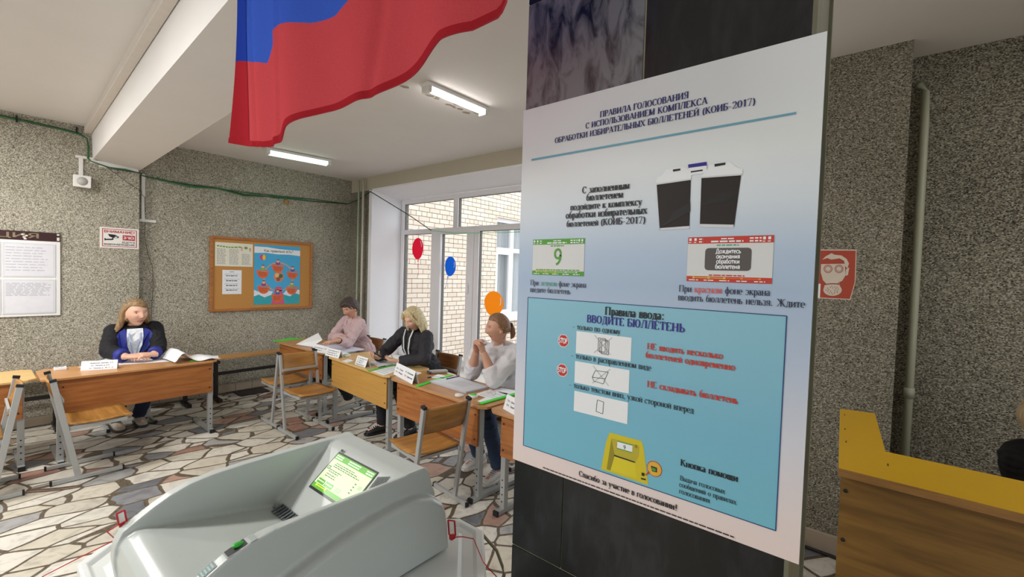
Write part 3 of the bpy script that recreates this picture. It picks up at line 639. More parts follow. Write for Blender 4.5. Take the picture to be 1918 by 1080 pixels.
m = MB(); m.hexa([(1.845, .07, 0), (1.785, -2.6, 0), (1.805, -2.6, 0), (1.865, .07, 0), (1.845, .07, 1.024), (1.785, -2.6, 1.024), (1.805, -2.6, 1.024), (1.865, .07, 1.024)])
p = m.build('front_panel', WP, t, recalc=True)
for z in (.965, .80, .62, .42):
    m = MB(); m.tube([(1.848, .055, z), (1.841, .055, z)], .006, 10); m.build('screw_hole', MCAP, p)
m = MB(); m.box((1.865, .052, 0), (2.66, .07, 1.024)); m.build('side_panel', WP, t)
m = MB(); m.box((1.87, -2.5, .70), (2.2, .05, .72)); m.build('inner_shelf', WP, t)

# ------------------------------------------------------------------ things fixed to walls and ceiling
def lamp(label, p, q, col, wid, strength):
    p, q = Vector(p), Vector(q); d = (q-p).normalized(); s = d.cross(Vector((0, 0, 1)))
    t = thing('ceiling_lamp', label, 'lamp', ((p.x+q.x)/2, (p.y+q.y)/2, CEIL), 0, 'fluorescent ceiling lamps')
    up = Vector((0, 0, 1))
    m = MB(); m.bar(p-d*.03+up*(.015), q+d*.03+up*.015, wid, .03); m.build('housing', MWHITE, t, bevel=0.004)
    m = MB(); r = .033
    m.loft([[p+(q-p)*u + s*(math.cos(a)*wid*.42*k) + up*(-.004-math.sin(a)*.28*wid*k) for a in [PI*j/10 for j in range(11)]] for u, k in ((0, .8), (.012, 1), (.988, 1), (1, .8))], 0)
    e = plain('lit_'+col, col, 0.4, emit=strength, var=0.0)
    m.build('diffuser', e, t, recalc=True)
    for a, b in ((p-d*.025, p+d*.012), (q-d*.012, q+d*.025)):
        m = MB(); m.bar(a-up*.015, b-up*.015, wid*.95, .055); m.build('end_cap', MWHITE, t, bevel=0.006)
lamp('greenish lit ceiling lamp near the back wall, below the flag corner', (2.225, 5.56, 2.985), (2.90, 5.47, 2.985), '#c4f2da', .14, 3)
lamp('white lit bare ceiling lamp on the peeling patch by the pillar', (2.14, 2.61, 2.99), (2.72, 2.60, 2.99), '#fff8f2', .085, 14)
m = MB(); rnd = random.Random(3)
for i in range(26):
    x = 2.08+rnd.random()*.75; y = 2.67+rnd.random()*.14; s = .008+rnd.random()*.022
    m.poly([(x+s*math.cos(a+rnd.random()*.6)*1.6, y+s*math.sin(a), CEIL-.0008-i*.00004) for a in (0, 1.2, 2.4, 3.6, 4.9)])
o = m.build('peeling_paint', plain('flaked_paint_stain', '#a59a88', 0.9)); tag(o, 'flaked stained patch on the ceiling above the bare lamp', 'stain')

t = thing('wall_loudspeaker', 'small white square loudspeaker high on the back wall', 'loudspeaker', (.74, 6.3, 2.45))
m = MB(); m.hexa([(.676, 6.285, 2.392), (.806, 6.265, 2.387), (.806, 6.33, 2.387), (.676, 6.33, 2.392), (.678, 6.285, 2.511), (.808, 6.265, 2.508), (.808, 6.33, 2.508), (.678, 6.33, 2.511)]); m.build('cabinet', MWHITE, t, bevel=0.005)
m = MB(); m.tube([(.742, 6.276, 2.45), (.742, 6.268, 2.45)], .042, 24); m.build('grille', plain('pale_grille', '#bdbcb8', 0.6), t)
t = thing('cable_duct', 'short white cable duct above the wall loudspeaker', 'duct', (.74, 6.35, 2.6))
m = MB(); m.box((.725, 6.345, 2.51), (.757, 6.36, 2.70)); m.box((.70, 6.34, 2.69), (.85, 6.36, 2.715)); m.box((.81, 6.33, 2.655), (.90, 6.36, 2.69)); m.build('duct', MWHITE, t, bevel=0.003)
t = thing('cable_duct', 'white vertical cable duct in the corner beside the pilaster', 'duct', (1.26, 6.45, 2.4))
m = MB(); m.box((1.242, 6.435, 2.12), (1.275, 6.455, 2.64)); m.box((1.225, 6.43, 2.105), (1.375, 6.455, 2.135)); m.build('duct', MWHITE, t, bevel=0.003)
def wire(name, label, pts, r, mat, cat='cable'):
    o = MB(); o.tube(pts, r, 6); ob = o.build(name, mat); return tag(ob, label, cat)
MGC = plain('green_cable', '#357a45', 0.5); MDKGC = plain('dark_green_cable', '#274a2e', 0.6)
t = thing('cable_bundle', 'bundle of green cables along the top of the back wall', 'cable', (1.2, 6.3, 2.7))
rnd = random.Random(5)
for k in range(5):
    o = MB(); j = lambda: (rnd.random()-.5)*.016
    pts = [(-1.2, 6.345, 2.99+j()), (.05, 6.345, 2.965+j()), (.45, 6.345, 2.955+j()), (.72, 6.345, 2.935+j()), (.785, 6.342, 2.90), (.795+j(), 6.342, 2.82), (.79+j(), 6.342, 2.70), (.81, 6.32, 2.672), (.95, 6.315, 2.64+j()), (1.08, 6.315, 2.635+j()), (1.19, 6.318, 2.627), (1.222, 6.322, 2.624)]
    pts += [(1.236, 6.43, 2.62), (1.45, 6.438, 2.60+j()), (1.7, 6.438, 2.575+j()*3), (2.0, 6.438, 2.60+j()), (2.3, 6.438, 2.585+j()*4), (2.7, 6.438, 2.60+j()*2.5), (3.2, 6.438, 2.625+j()*2.5), (3.75, 6.438, 2.655+j()*.6)]
    o.tube(pts, .0055, 6); o.build('cable', MGC if k % 2 else MDKGC, t)
for k, x in enumerate((.30, .71)):
    o = MB(); o.box((x-.006, 6.335, 2.93), (x+.006, 6.352, 2.995)); o.build('cable_tie', MCAP, t)
wire('green_cable', 'single green cable slanting down across the window reveal to the casement', [(3.76, 6.42, 2.655), (3.80, 6.15, 2.72), (3.79, 5.88, 2.80), (4.0, 5.55, 2.58), (4.15, 5.36, 2.44), (4.30, 5.09, 2.245)], .007, MDKGC)
wire('green_string', 'thin bright green string stretched across the upper window', [(4.28, 5.08, 2.24), (4.275, 4.6, 2.19), (4.27, 4.1, 2.17), (4.27, 3.5, 2.16), (4.27, 1.5, 2.18)], .004, plain('bright_green_string', '#6fe08a', 0.6), 'string')
wire('black_wire', 'thin black wire hanging down the back wall behind the first woman', [(.93, 6.31, 2.635), (1.08, 6.315, 2.52), (1.222, 6.322, 2.425), (1.24, 6.43, 2.41), (1.272, 6.43, 2.38), (1.275, 6.44, 2.1), (1.27, 6.44, 1.95), (1.30, 6.44, 1.75), (1.345, 6.44, 1.6), (1.35, 6.44, 1.35), (1.335, 6.44, 1.1), (1.335, 6.44, .7)], .0025, plain('grey_wire', '#3c3833', .6))
wire('floor_cable', 'dark cable running along the foot of the right-hand wall', [(3.30, .5, .012), (3.29, .2, .012), (3.27, .0, .012), (3.2, -.6, .012)], .009, MCAP)
MPIPE = plain('white_pipe_paint', '#c9c4b6', 0.45, var=0.05)
wire('heating_pipe', 'heating pipe in the corner, the one nearer the back wall', [(3.75, 6.12, 0), (3.75, 6.12, 2.98)], .014, plain('pale_green_pipe_paint', '#b3bfa2', 0.45), 'pipe')
wire('heating_pipe', 'heating pipe in the corner, the one nearer the window', [(3.75, 6.0, 0), (3.75, 6.0, 2.98)], .017, MPIPE, 'pipe')
t = thing('heating_pipe', 'long pale vertical pipe on the wall behind the yellow counter', 'pipe', (3.57, -.165, 0))
m = MB(); m.tube([(3.62, -.13, 2.845), (3.59, -.145, 2.84), (3.58, -.158, 2.79), (3.58, -.165, 2.6), (3.58, -.168, 1.3), (3.58, -.166, 0)], .021, 12); m.build('riser', plain('pale_greenish_pipe_paint', '#aeb09a', 0.45, var=0.05), t)
m = MB(); m.tube([(3.58, -.167, 1.04), (3.58, -.167, .98)], .027, 12); m.build('coupling', plain('pale_greenish_pipe_paint', '#aeb09a'), t)
m = MB(); m.box((2.17, 6.13, 0), (2.52, 6.42, .012)); tag(m.build('door_mat', plain('dark_brown_mat', '#2b2220', 0.95, scale=90, bump=.3), bevel=0.003), 'small dark brown mat on the floor by the back wall', 'mat')
m = MB(); p = hit(537, 378, 1, 6.452); m.tube([p, p-Vector((0, .012, 0))], .035, 18); tag(m.build('wall_plug', plain('ochre_cap', '#a8854e', .6)), 'small round ochre cap high on the back wall right of the beam', 'plug')
p, q = hit(1531, 531, 1, .0925), hit(1538, 556, 1, .0925)
m = MB(); m.box((p.x, .0915, q.z), (p.x+.05, .0931, p.z)); tag(m.build('tape_strip', MPAPER), 'scrap of white tape on the pillar edge beside the gas mask sign', 'tape')
# ------------------------------------------------------------------ the big poster on the pillar
EY = Vector((0, -1, 0)); EZ = Vector((0, 0, 1))            # along and up on the pillar face
def P(x, y, off=.003): return hit(x, y, 0, PX-off)
def PD(x, y, d): p = hit(x, y, 0, PX-.003); p.x = PX-d; return p
def pline(mb, text, a, b, d=.0044, bold=False, font=serif, mat=0):
    p, q = PD(*a, d), PD(*b, d); z = (p.z+q.z)/2; p.z = z
    put(mb, font(text, bold) if font is serif else font(text, .012 if bold else 0.0), p, EY, EZ, width=p.y-q.y, mat=mat)
def pq(mb, pts, d=.0038, mat=0, square=False):
    ps = [PD(*p, d) for p in pts]
    if square:
        ya = (ps[0].y+ps[3].y)/2; yb = (ps[1].y+ps[2].y)/2; za = (ps[0].z+ps[1].z)/2; zb = (ps[2].z+ps[3].z)/2; x = ps[0].x
        ps = [Vector((x, ya, za)), Vector((x, yb, za)), Vector((x, yb, zb)), Vector((x, ya, zb))]
    mb.poly(ps[::-1], mat); return ps
NAVY = plain('navy_print', '#23236b', 0.6, var=0); PBLACK = plain('poster_black_print', '#15161c', 0.6, var=0); PDNAVY = plain('dark_navy_print', '#1d2340', 0.6, var=0)
PRED = plain('red_print', '#c03a2c', 0.6, var=0); PGRN = plain('green_print', '#4f9a2c', 0.6, var=0); PWHITE = plain('white_print', '#e6e9ec', 0.6, var=0)
PGREY = plain('grey_panel_print', '#56514f', 0.6, var=0); PYEL = plain('yellow_print', '#d8c81e', 0.6, var=0.03); PTEALG = plain('pale_green_print', '#5aa38a', 0.6, var=0)
PVIO = plain('violet_print', '#2a1d86', 0.6, var=0); PRULE = plain('blue_rule_print', '#6fa6ba', 0.6, var=0); PBROWN = plain('brown_picture_print', '#1f1613', 0.65, var=.2, scale=12)
PLGREY = plain('light_grey_print', '#cfd2d8', 0.6, var=0); POLIVE = plain('olive_print', '#8f8420', 0.6, var=0.05); PORANGE = plain('orange_print', '#e58a2a', 0.6, var=0)
poster = thing('poster', 'large poster of voting rules taped to the black marble pillar', 'poster', (PX, .44, 1.62))
zt, zb, yl, yr = 2.040, 1.196, .6755, .0795
m = MB(); nx, nz = 16, 22; rows = []
def psh(y, z): return PX-.0022-.0006*math.sin(y*23+z*9)*math.sin(z*17)
m.box((PX-.003, yr, zb), (PX-.002, yl, zt))
sheet = m.build('sheet', gradient('poster_print', [(0.0, '#e0cfca'), (0.07, '#ddd0ce'), (0.22, '#cfd0da'), (0.40, '#b0c0d6'), (0.52, '#a5b9d2'), (0.60, '#b0c3d9'), (0.70, '#cfd9e2'), (0.80, '#dfe4e6'), (1.0, '#dde1e4')], 2, zb-1.62, zt-1.62, 0.6), poster)
m = MB()
pline(m, 'ПРАВИЛА ГОЛОСОВАНИЯ', (1124.4, 219.7), (1291, 184), bold=True)
pline(m, 'С ИСПОЛЬЗОВАНИЕМ КОМПЛЕКСА', (1097.5, 241.5), (1326, 194), bold=True)
pline(m, 'ОБРАБОТКИ ИЗБИРАТЕЛЬНЫХ БЮЛЛЕТЕНЕЙ (КОИБ-2017)', (1040, 267), (1416, 197.5), bold=True)
m.build('heading_lettering', NAVY, poster)
m = MB(); pq(m, [(996, 297.5), (1491.5, 209.5), (1491.5, 214), (996, 301.5)]); m.build('rule_line', PRULE, poster)
m = MB()
for tx, a, b in (('С заполненным', (1091, 363), (1180, 352.6)), ('бюллетенем', (1099, 377), (1168, 369)), ('подойдите к комплексу', (1069, 394), (1203, 384)), ('обработки избирательных', (1060.5, 409.5), (1213, 400)), ('бюллетеней (КОИБ-2017)', (1062, 426), (1210, 416.5))):
    pline(m, tx, a, b, bold=True)
m.build('instruction_lettering', PBLACK, poster)
def c6(*pts): return [(960+x/2.16, 60+y/2.16) for x, y in pts]
m = MB()                                                    # picture of the two ballot boxes and the scanner between them
pq(m, c6((583, 608), (722, 588), (716, 790), (596, 800)), .0036, 1); pq(m, c6((765, 583), (926, 572), (897, 785), (758, 782)), .0036, 1)
pq(m, c6((596, 793), (717, 784), (716, 795), (599, 802)), .0038, 2); pq(m, c6((758, 776), (896, 779), (893, 792), (760, 788)), .0038, 2)
pq(m, c6((581, 612), (585, 590), (608, 578), (622, 556), (690, 546), (714, 556), (724, 575), (723, 592)), .0038, 0); pq(m, c6((762, 585), (786, 560), (796, 540), (880, 524), (905, 545), (932, 556), (930, 576)), .0038, 0)
pq(m, c6((581, 612), (723, 592), (723, 598), (583, 618)), .004, 2); pq(m, c6((764, 585), (930, 572), (930, 579), (764, 591)), .004, 2)
pq(m, c6((712, 545), (785, 533), (787, 568), (720, 580)), .004, 0); pq(m, c6((711, 536), (785, 525), (787, 540), (712, 550)), .0042, 3); pq(m, c6((722, 563), (770, 556), (770, 562), (722, 569)), .0042, 4)
pq(m, c6((650, 556), (680, 552), (680, 560), (650, 565)), .0042, 4); pq(m, c6((818, 534), (862, 528), (862, 537), (818, 545)), .0042, 4)
pq(m, c6((655, 725), (720, 690), (720, 726), (600, 792), (640, 750)), .004, 5); pq(m, c6((765, 700), (850, 650), (905, 660), (860, 690)), .004, 5)
m.build('ballot_box_picture', [PWHITE, PBROWN, PLGREY, PVIO, PBLACK, plain('dark_fold_print', '#120d0c', .5)], poster)
def band(mb, q, u0, u1, v0, v1, mat, d):                    # sub-rectangle of a printed screen, v from its top
    x = PX-d; y0 = q[0].y+(q[1].y-q[0].y)*u0; y1 = q[0].y+(q[1].y-q[0].y)*u1; z0 = q[0].z+(q[3].z-q[0].z)*v0; z1 = q[0].z+(q[3].z-q[0].z)*v1
    mb.poly([(x, y0, z1), (x, y1, z1), (x, y1, z0), (x, y0, z0)], mat)
def dash(mb, q, u0, u1, v, h, mat, d, seed=0, word=.05):    # a line of print too small to read
    r = random.Random(seed); u = u0
    while u < u1:
        w = min(word*(.5+r.random()), u1-u); band(mb, q, u, u+w, v-h/2, v+h/2, mat, d); u += w+word*.22
def screen(name, pts, col, txtcol):
    m = MB(); q = pq(m, pts, .0036, 0, True)
    band(m, q, 0, 1, 0, .15, 1, .0038); band(m, q, 0, 1, .88, 1, 1, .0038)
    for u in (.03, .095, .90, .955): band(m, q, u-.015, u+.015, .025, .085, 2, .004); dash(m, q, u-.02, u+.02, .12, .018, 2, .004, int(u*50), .04)
    for v in (.05, .11): dash(m, q, .14, .19, v, .03, 2, .004, 3, .05); dash(m, q, .74, .87, v, .032, 2, .004, 4, .06)
    dash(m, q, .41, .56, .05, .025, 2, .004, 5, .06); dash(m, q, .29, .67, .108, .035, 2, .004, 6, .07)
    dash(m, q, .36, .62, .19, .03, 3, .004, 7, .06)
    dash(m, q, .08 if 'green' in name else .28, .93 if 'green' in name else .70, .85, .026, 4, .004, 8, .06)
    band(m, q, .09, .47, .905, .92, 5, .004); band(m, q, .47, .87, .907, .918, 6, .004)
    for i, u in enumerate((.09, .28, .47, .67, .87)):
        band(m, q, u-.014, u+.014, .893, .93, 5 if i < 3 else 6, .0042); dash(m, q, u-.06, u+.06, .965, .02, 2, .0042, i, .06)
    return m, q, [PLGREY, col, PWHITE, PGRN, PGRN if 'green' in name else PRED, PYEL, txtcol]
m, q, ms = screen('green', [(999, 448.3), (1095.6, 446), (1093.8, 516), (997.3, 515)], PGRN, PLGREY)
p = PD(1037.5, 494.5, .0042); put(m, sans('9'), p, EY, EZ, height=.034, mat=3); ms[0] = plain('printed_screen_white', '#d4d6d6', 0.6, var=0)
m.build('green_screen_picture', ms, poster)
m, q, ms = screen('red', [(1289, 444.6), (1450, 439.7), (1446, 530.5), (1286.5, 527)], PRED, PORANGE); ms[0] = MATS['printed_screen_white']; ms += [PGREY]
ms[3] = PTEALG
qq = [PD(1321.5, 464.5, .004), PD(1408.5, 463.5, .004), PD(1407.5, 507, .004), PD(1321, 506, .004)]; x = PX-.004
ya, yb, za, zb_ = qq[0].y, qq[1].y, (qq[0].z+qq[1].z)/2, (qq[2].z+qq[3].z)/2; r = .006
pts = []
for cx, cz, a0 in ((ya-r, za-r, 90), (ya-r, zb_+r, 180), (yb+r, zb_+r, 270), (yb+r, za-r, 0)):
    pts += [(x, cx-r*math.cos(math.radians(a0+t)), cz+r*math.sin(math.radians(a0+t))) for t in (0, 30, 60, 90)]
m.poly(pts, 7)
for tx, a, b in (('Дождитесь', (1341, 474.6), (1388.5, 473.6)), ('окончания', (1342, 484), (1386.5, 483.4)), ('обработки', (1342, 493.4), (1385.8, 493)), ('бюллетеня', (1340, 503.4), (1386.5, 503))): pline(m, tx, a, b, .0044, True, sans, 2)
m.build('red_screen_picture', ms, poster)
m = MB()
def words(text_parts, a, b, bold=False):                    # one base line, words of different colours
    full = ''.join(t for t, _ in text_parts); p, q = PD(*a, .0044), PD(*b, .0044); p.z = (p.z+q.z)/2; tot = serif(full, bold)[2]; sc = (p.y-q.y)/tot; x = 0
    for t, mi in text_parts:
        g = serif(t, bold); put(m, g, p+EY*(x*sc), EY, EZ, width=g[2]*sc, height=sc, mat=mi); x += g[2]
words([('При ', 0), ('зеленом', 1), (' фоне экрана', 0)], (994, 534), (1098.6, 538)); words([('введите бюллетень', 0)], (993.6, 546.8), (1069, 550.5))
words([('При ', 0), ('красном', 2), (' фоне экрана', 0)], (1271.8, 546.5), (1443, 553)); words([('вводить бюллетень нельзя. Ждите', 0)], (1270.5, 562.8), (1508, 575))
m.build('caption_lettering', [PDNAVY, PTEALG, plain('coral_print', '#d8564e', .6, var=0)], poster)
m = MB(); q = pq(m, [(988.5, 557.5), (1472.5, 590), (1454, 992.5), (981, 834)], .0034, 0, True)
bp = m.build('blue_panel', gradient('blue_panel_print', [(0, '#70b4c8'), (0.4, '#74b2ca'), (1, '#88bccf')], 2, q[3].z-1.62, q[0].z-1.62, 0.6), poster)
m = MB(); r = .0011
for a, b in ((0, 1), (1, 2), (2, 3), (3, 0)): m.bar(Vector((PX-.0036, q[a].y, q[a].z)), Vector((PX-.0036, q[b].y, q[b].z)), .0015, .0004, (1, 0, 0))
m.build('panel_outline', plain('panel_edge_print', '#1f3f73', .6), bp)
m = MB()
pline(m, 'Правила ввода:', (1133.5, 590), (1246, 598), bold=True)
for tx, a, b in (('– только по одному', (1072, 616.5), (1162.5, 624.5)), ('– только в расправленном виде', (1069.5, 669), (1220, 694)), ('– только текстом вниз, узкой стороной вперед', (1066, 724), (1300, 773.5)), ('Выдача голосовых', (1274, 899.5), (1359, 923)), ('сообщений о правилах', (1272.5, 913), (1380, 941.5)), ('голосования', (1272.5, 924.5), (1330, 939.5))): pline(m, tx, a, b)
pline(m, 'Кнопка помощи', (1275, 871.5), (1383, 901), bold=True)
m.build('rule_lettering', PBLACK, bp)
m = MB(); pline(m, 'ВВОДИТЕ БЮЛЛЕТЕНЬ', (1100, 602.8), (1284, 622), bold=True); m.build('violet_lettering', PVIO, bp)
m = MB()
for tx, a, b in (('НЕ вводить несколько', (1212.5, 654), (1355, 671.5)), ('бюллетеней одновременно', (1210, 669.5), (1377.5, 693.5))): pline(m, tx, a, b, bold=True)
m.build('red_lettering', PRED, bp)
m = MB(); pline(m, 'НЕ складывать бюллетень', (1212.5, 724.5), (1383, 755.5), bold=True); m.build('red_lettering', PRED, bp)
def c7(*pts): return [(950+x/2, 540+y/2) for x, y in pts]
for pts, kind in ((c7((260, 160), (467, 183), (463, 272), (258, 243)), 0), (c7((255, 272), (460, 305), (455, 388), (252, 356)), 1), (c7((252, 383), (453, 425), (451, 505), (250, 460)), 2)):
    m = MB(); q = pq(m, pts, .0038, 0, True); w = q[0].y-q[1].y; h = q[0].z-q[3].z; ox, oz = (q[0].y+q[1].y)/2, (q[0].z+q[3].z)/2
    def ln(a, b, wd=.0009, mat=1): m.bar((PX-.0041, ox-a[0]*h, oz+a[1]*h), (PX-.0041, ox-b[0]*h, oz+b[1]*h), wd, .0003, (1, 0, 0), mat)
    sh = lambda pts: [ln(pts[i], pts[(i+1) % len(pts)]) for i in range(len(pts))]
    if kind == 0:
        for k in (0, .08, .16): sh([(-.2+k, .32-k*.6), (.14+k, .32-k*.6), (.14+k, -.26-k*.6), (-.2+k, -.26-k*.6)])
    elif kind == 1:
        sh([(-.28, .22), (.36, .26), (.22, -.06), (-.42, -.1)]); sh([(-.42, -.1), (.22, -.06), (.14, -.3), (-.34, -.26)])
    else: sh([(-.14, .3), (.2, .27), (.17, -.3), (-.18, -.26)])
    if kind < 2: ln((-.4, .42), (.4, -.34), .0013, 2); ln((-.4, -.36), (.44, .4), .0013, 2)
    m.build('pictogram', [PWHITE, PBLACK, plain('pale_cross_print', '#b4b8bf', .6)], bp)
for c, in (((1055.5, 637.8),), ((1053.5, 692.8),)):
    m = MB(); o = PD(*c, .0038); R = .0152
    oct_ = lambda R, d: [(PX-d, o.y-R*math.cos(a), o.z+R*math.sin(a)) for a in [PI/8+i*PI/4 for i in range(8)]]
    m.poly(oct_(R, .0038), 0); m.poly(oct_(R*.9, .004), 1)
    put(m, sans('SТОР', .02), (PX-.0043, o.y+.0115, o.z-.0053), EY, EZ, width=.023, height=.0108, mat=0)
    m.build('stop_sign', [PWHITE, plain('stop_red_print', '#c2261e', .6)], bp)
def c8(*pts): return [(1100+x/4.5, 780+y/4.5) for x, y in pts]
m = MB()
pq(m, c8((190, 132), (460, 205), (475, 260), (515, 575), (118, 440), (160, 210)), .0037, 0); pq(m, c8((205, 180), (440, 245), (435, 330), (405, 385), (228, 322), (208, 250)), .0039, 1)
pq(m, c8((228, 322), (405, 385), (420, 520), (195, 450)), .0039, 2); pq(m, c8((205, 185), (232, 325), (195, 452), (165, 440)), .0041, 3); pq(m, c8((228, 318), (405, 378), (405, 388), (228, 330)), .0043, 4)
q = pq(m, c8((256, 200), (384, 235), (381, 304), (253, 268)), .0043, 5); pq(m, c8((256, 200), (384, 235), (384, 243), (256, 208)), .0045, 6); pq(m, c8((253, 260), (381, 297), (381, 304), (253, 268)), .0045, 6)
p = PD(*c8((307, 268))[0], .0046); put(m, sans('9'), p, EY, EZ, height=.0075, mat=4)
pq(m, c8((402, 232), (424, 238), (423, 264), (401, 258)), .0043, 3); pq(m, c8((460, 468), (485, 474), (483, 500), (460, 494)), .0043, 4); pq(m, c8((455, 512), (495, 522), (495, 534), (455, 524)), .0043, 4)
m.build('scanner_picture', [plain('bright_yellow_print', '#cdbb1c', .6, var=.04), plain('shaded_yellow_print', '#b5a830', .6), plain('light_yellow_print', '#d3c524', .6), POLIVE, PBLACK, PWHITE, PGRN], bp)
m = MB(); o = PD(*c8((567, 438))[0], .004)
for R, d, mi in ((.0152, .0038, 0), (.0138, .0041, 1)): m.poly([(PX-d, o.y-R*math.cos(a), o.z+R*math.sin(a)) for a in [i*PI/14 for i in range(28)]], mi)
pq(m, c8((538, 410), (590, 428), (590, 468), (548, 458)), .0043, 2); pq(m, c8((546, 424), (580, 436), (578, 460), (550, 452)), .0045, 3); pq(m, c8((490, 490), (520, 455), (530, 470), (500, 492)), .0043, 0)
m.build('help_button_picture', [plain('red_ring_print', '#b5402a', .6), plain('amber_print', '#d9a93a', .6), PBLACK, PGRN], bp)
m = MB(); pline(m, 'Спасибо за участие в голосовании!', (1085, 891.5), (1270, 955), bold=True)
a, b = PD(1017.5, 874.5, .0044), PD(1375, 1003, .0044); q = [a, b, b-EZ*.01, a-EZ*.01]; q[1].z = a.z; dash(m, q, 0, 1, 0, .22, 0, .0044, 11, .02)
m.build('footer_lettering', PBLACK, poster)

# ------------------------------------------------------------------ the tricolour flag hanging over the room
def cloth(name, col, trans=0.45):
    m = bpy.data.materials.new(name); m.use_nodes = True; nt = m.node_tree; N = nt.nodes; L = nt.links; N.clear()
    out = N.new('ShaderNodeOutputMaterial'); mix = N.new('ShaderNodeMixShader'); df = N.new('ShaderNodeBsdfDiffuse'); tr = N.new('ShaderNodeBsdfTranslucent')
    tc = N.new('ShaderNodeTexCoord'); wv = N.new('ShaderNodeTexNoise'); wv.inputs['Scale'].default_value = 260; L.new(tc.outputs['Object'], wv.inputs['Vector'])
    c = lin(col); mx = N.new('ShaderNodeMix'); mx.data_type = 'RGBA'; mx.inputs[6].default_value = tuple(v*.85 for v in c[:3])+(1,); mx.inputs[7].default_value = tuple(min(1, v*1.12) for v in c[:3])+(1,)
    L.new(wv.outputs['Fac'], mx.inputs[0]); L.new(mx.outputs[2], df.inputs[0]); L.new(mx.outputs[2], tr.inputs[0])
    mix.inputs[0].default_value = trans; L.new(df.outputs[0], mix.inputs[1]); L.new(tr.outputs[0], mix.inputs[2]); L.new(mix.outputs[0], out.inputs[0]); return m
FRED, FBLUE, FWHITE = cloth('red_flag_cloth', '#da545b', .55), cloth('blue_flag_cloth', '#4468d6', .55), cloth('white_flag_cloth', '#e8e8ea', .55)
flag = thing('flag', 'large white, blue and red flag hanging from the ceiling before the pillar', 'flag', (.575, 1.1, 2.96))
XF = .575
lo_px = [(430, 268), (460, 272), (490, 275), (510, 273), (528, 264), (551, 242), (610, 210), (660, 190), (700, 174), (744, 146), (791, 115), (840, 82), (899, 66), (943, 36), (957, 0)]
mi_px = [(436, 109.5), (475, 115), (497, 117), (512, 80), (537, 53), (583, 44), (621, 25), (646, 0)]
lo = [hit(x, y, 0, XF) for x, y in lo_px]; mi = [hit(x, y, 0, XF) for x, y in mi_px]
def interp(pts, y):
    if y >= pts[0].y: return pts[0].z
    for a, b in zip(pts, pts[1:]):
        if a.y >= y >= b.y: return a.z+(b.z-a.z)*((a.y-y)/max(1e-6, a.y-b.y))
    return pts[-1].z
Y0, Y1 = lo[0].y, lo[-2].y-.012
def zmid(y): return interp(mi, y) if y > mi[-1].y else mi[-1].z+.02*math.sin((mi[-1].y-y)*6)
def fold(y, v):     # soft hanging folds, deeper near the lower hem
    s = Y0-y
    return .016*math.sin(s*9+v*2.0)+.011*math.sin(s*21+v*3.5)*(1-.4*v)+.010*math.exp(-((s-.20+.1*v)/.02)**2)-.010*math.exp(-((s-.36-.10*v)/.022)**2)+.009*math.exp(-((s-.83-.12*v)/.022)**2)
def zed(y, v):      # v: 0 lower hem, 1/3 blue-red seam, 1 top
    a = interp(lo, y); b = zmid(y); top = 2.955
    if v <= 1/3: return a+(b-a)*v*3
    return b+(top-b)*(v-1/3)*1.5
ys = [Y0-(Y0-Y1)*i/150 for i in range(151)]
def strip(name, mat, v0, v1, nv, parent, off=0, y_lo=None, y_hi=None):
    g = [y for y in ys if (y_hi is None or y <= y_hi) and (y_lo is None or y >= y_lo)]; m = MB(); vs = []; n = nv+1
    for y in g:
        for k in range(n):
            v = v0+(v1-v0)*k/nv; vs.append((XF+fold(y, v)+off, y, zed(y, v)))
    m.add(vs, [(i*n+k, i*n+k+1, (i+1)*n+k+1, (i+1)*n+k) for i in range(len(g)-1) for k in range(nv)], 0, True)
    return m.build(name, mat, parent)
sr = strip('red_stripe', FRED, 0, 1/3, 16, flag); sb = strip('blue_stripe', FBLUE, 1/3, 2/3, 10, flag); sw = strip('white_stripe', FWHITE, 2/3, 1, 8, flag)
for st, mt, v0, v1 in ((sr, cloth('dimmed_red_sleeve_cloth', '#a52a33', .3), 0, 1/3), (sb, cloth('dimmed_blue_sleeve_cloth', '#263f9c', .3), 1/3, 2/3), (sw, FWHITE, 2/3, 1)):
    strip('pole_sleeve', mt, v0, v1, 14, st, -.003, y_lo=Y0-.125)  # sleeve colour darkened for the light that doubled cloth holds back
strip('lower_hem', MATS.get('x') or bpy.data.materials['dimmed_red_sleeve_cloth'], 0, .022, 1, sr, -.0045); strip('seam_stitching', plain('dark_stitching', '#3a1620', .8), 0, 1, 40, flag, -.0055, y_lo=Y0-.122, y_hi=Y0-.110)  # hem takes the sleeve's darkened red, dimming painted in
m = MB(); m.tube([(XF+.003, Y0+.06, 2.965), (XF+.003, Y1-.04, 2.965)], .011, 10); m.tube([(XF+.003, Y0-.02, 2.96), (XF+.003, Y0-.02, CEIL)], .004, 6); m.tube([(XF+.003, Y1+.02, 2.96), (XF+.003, Y1+.02, CEIL)], .004, 6); m.build('hanging_rod', MWHITE, flag)

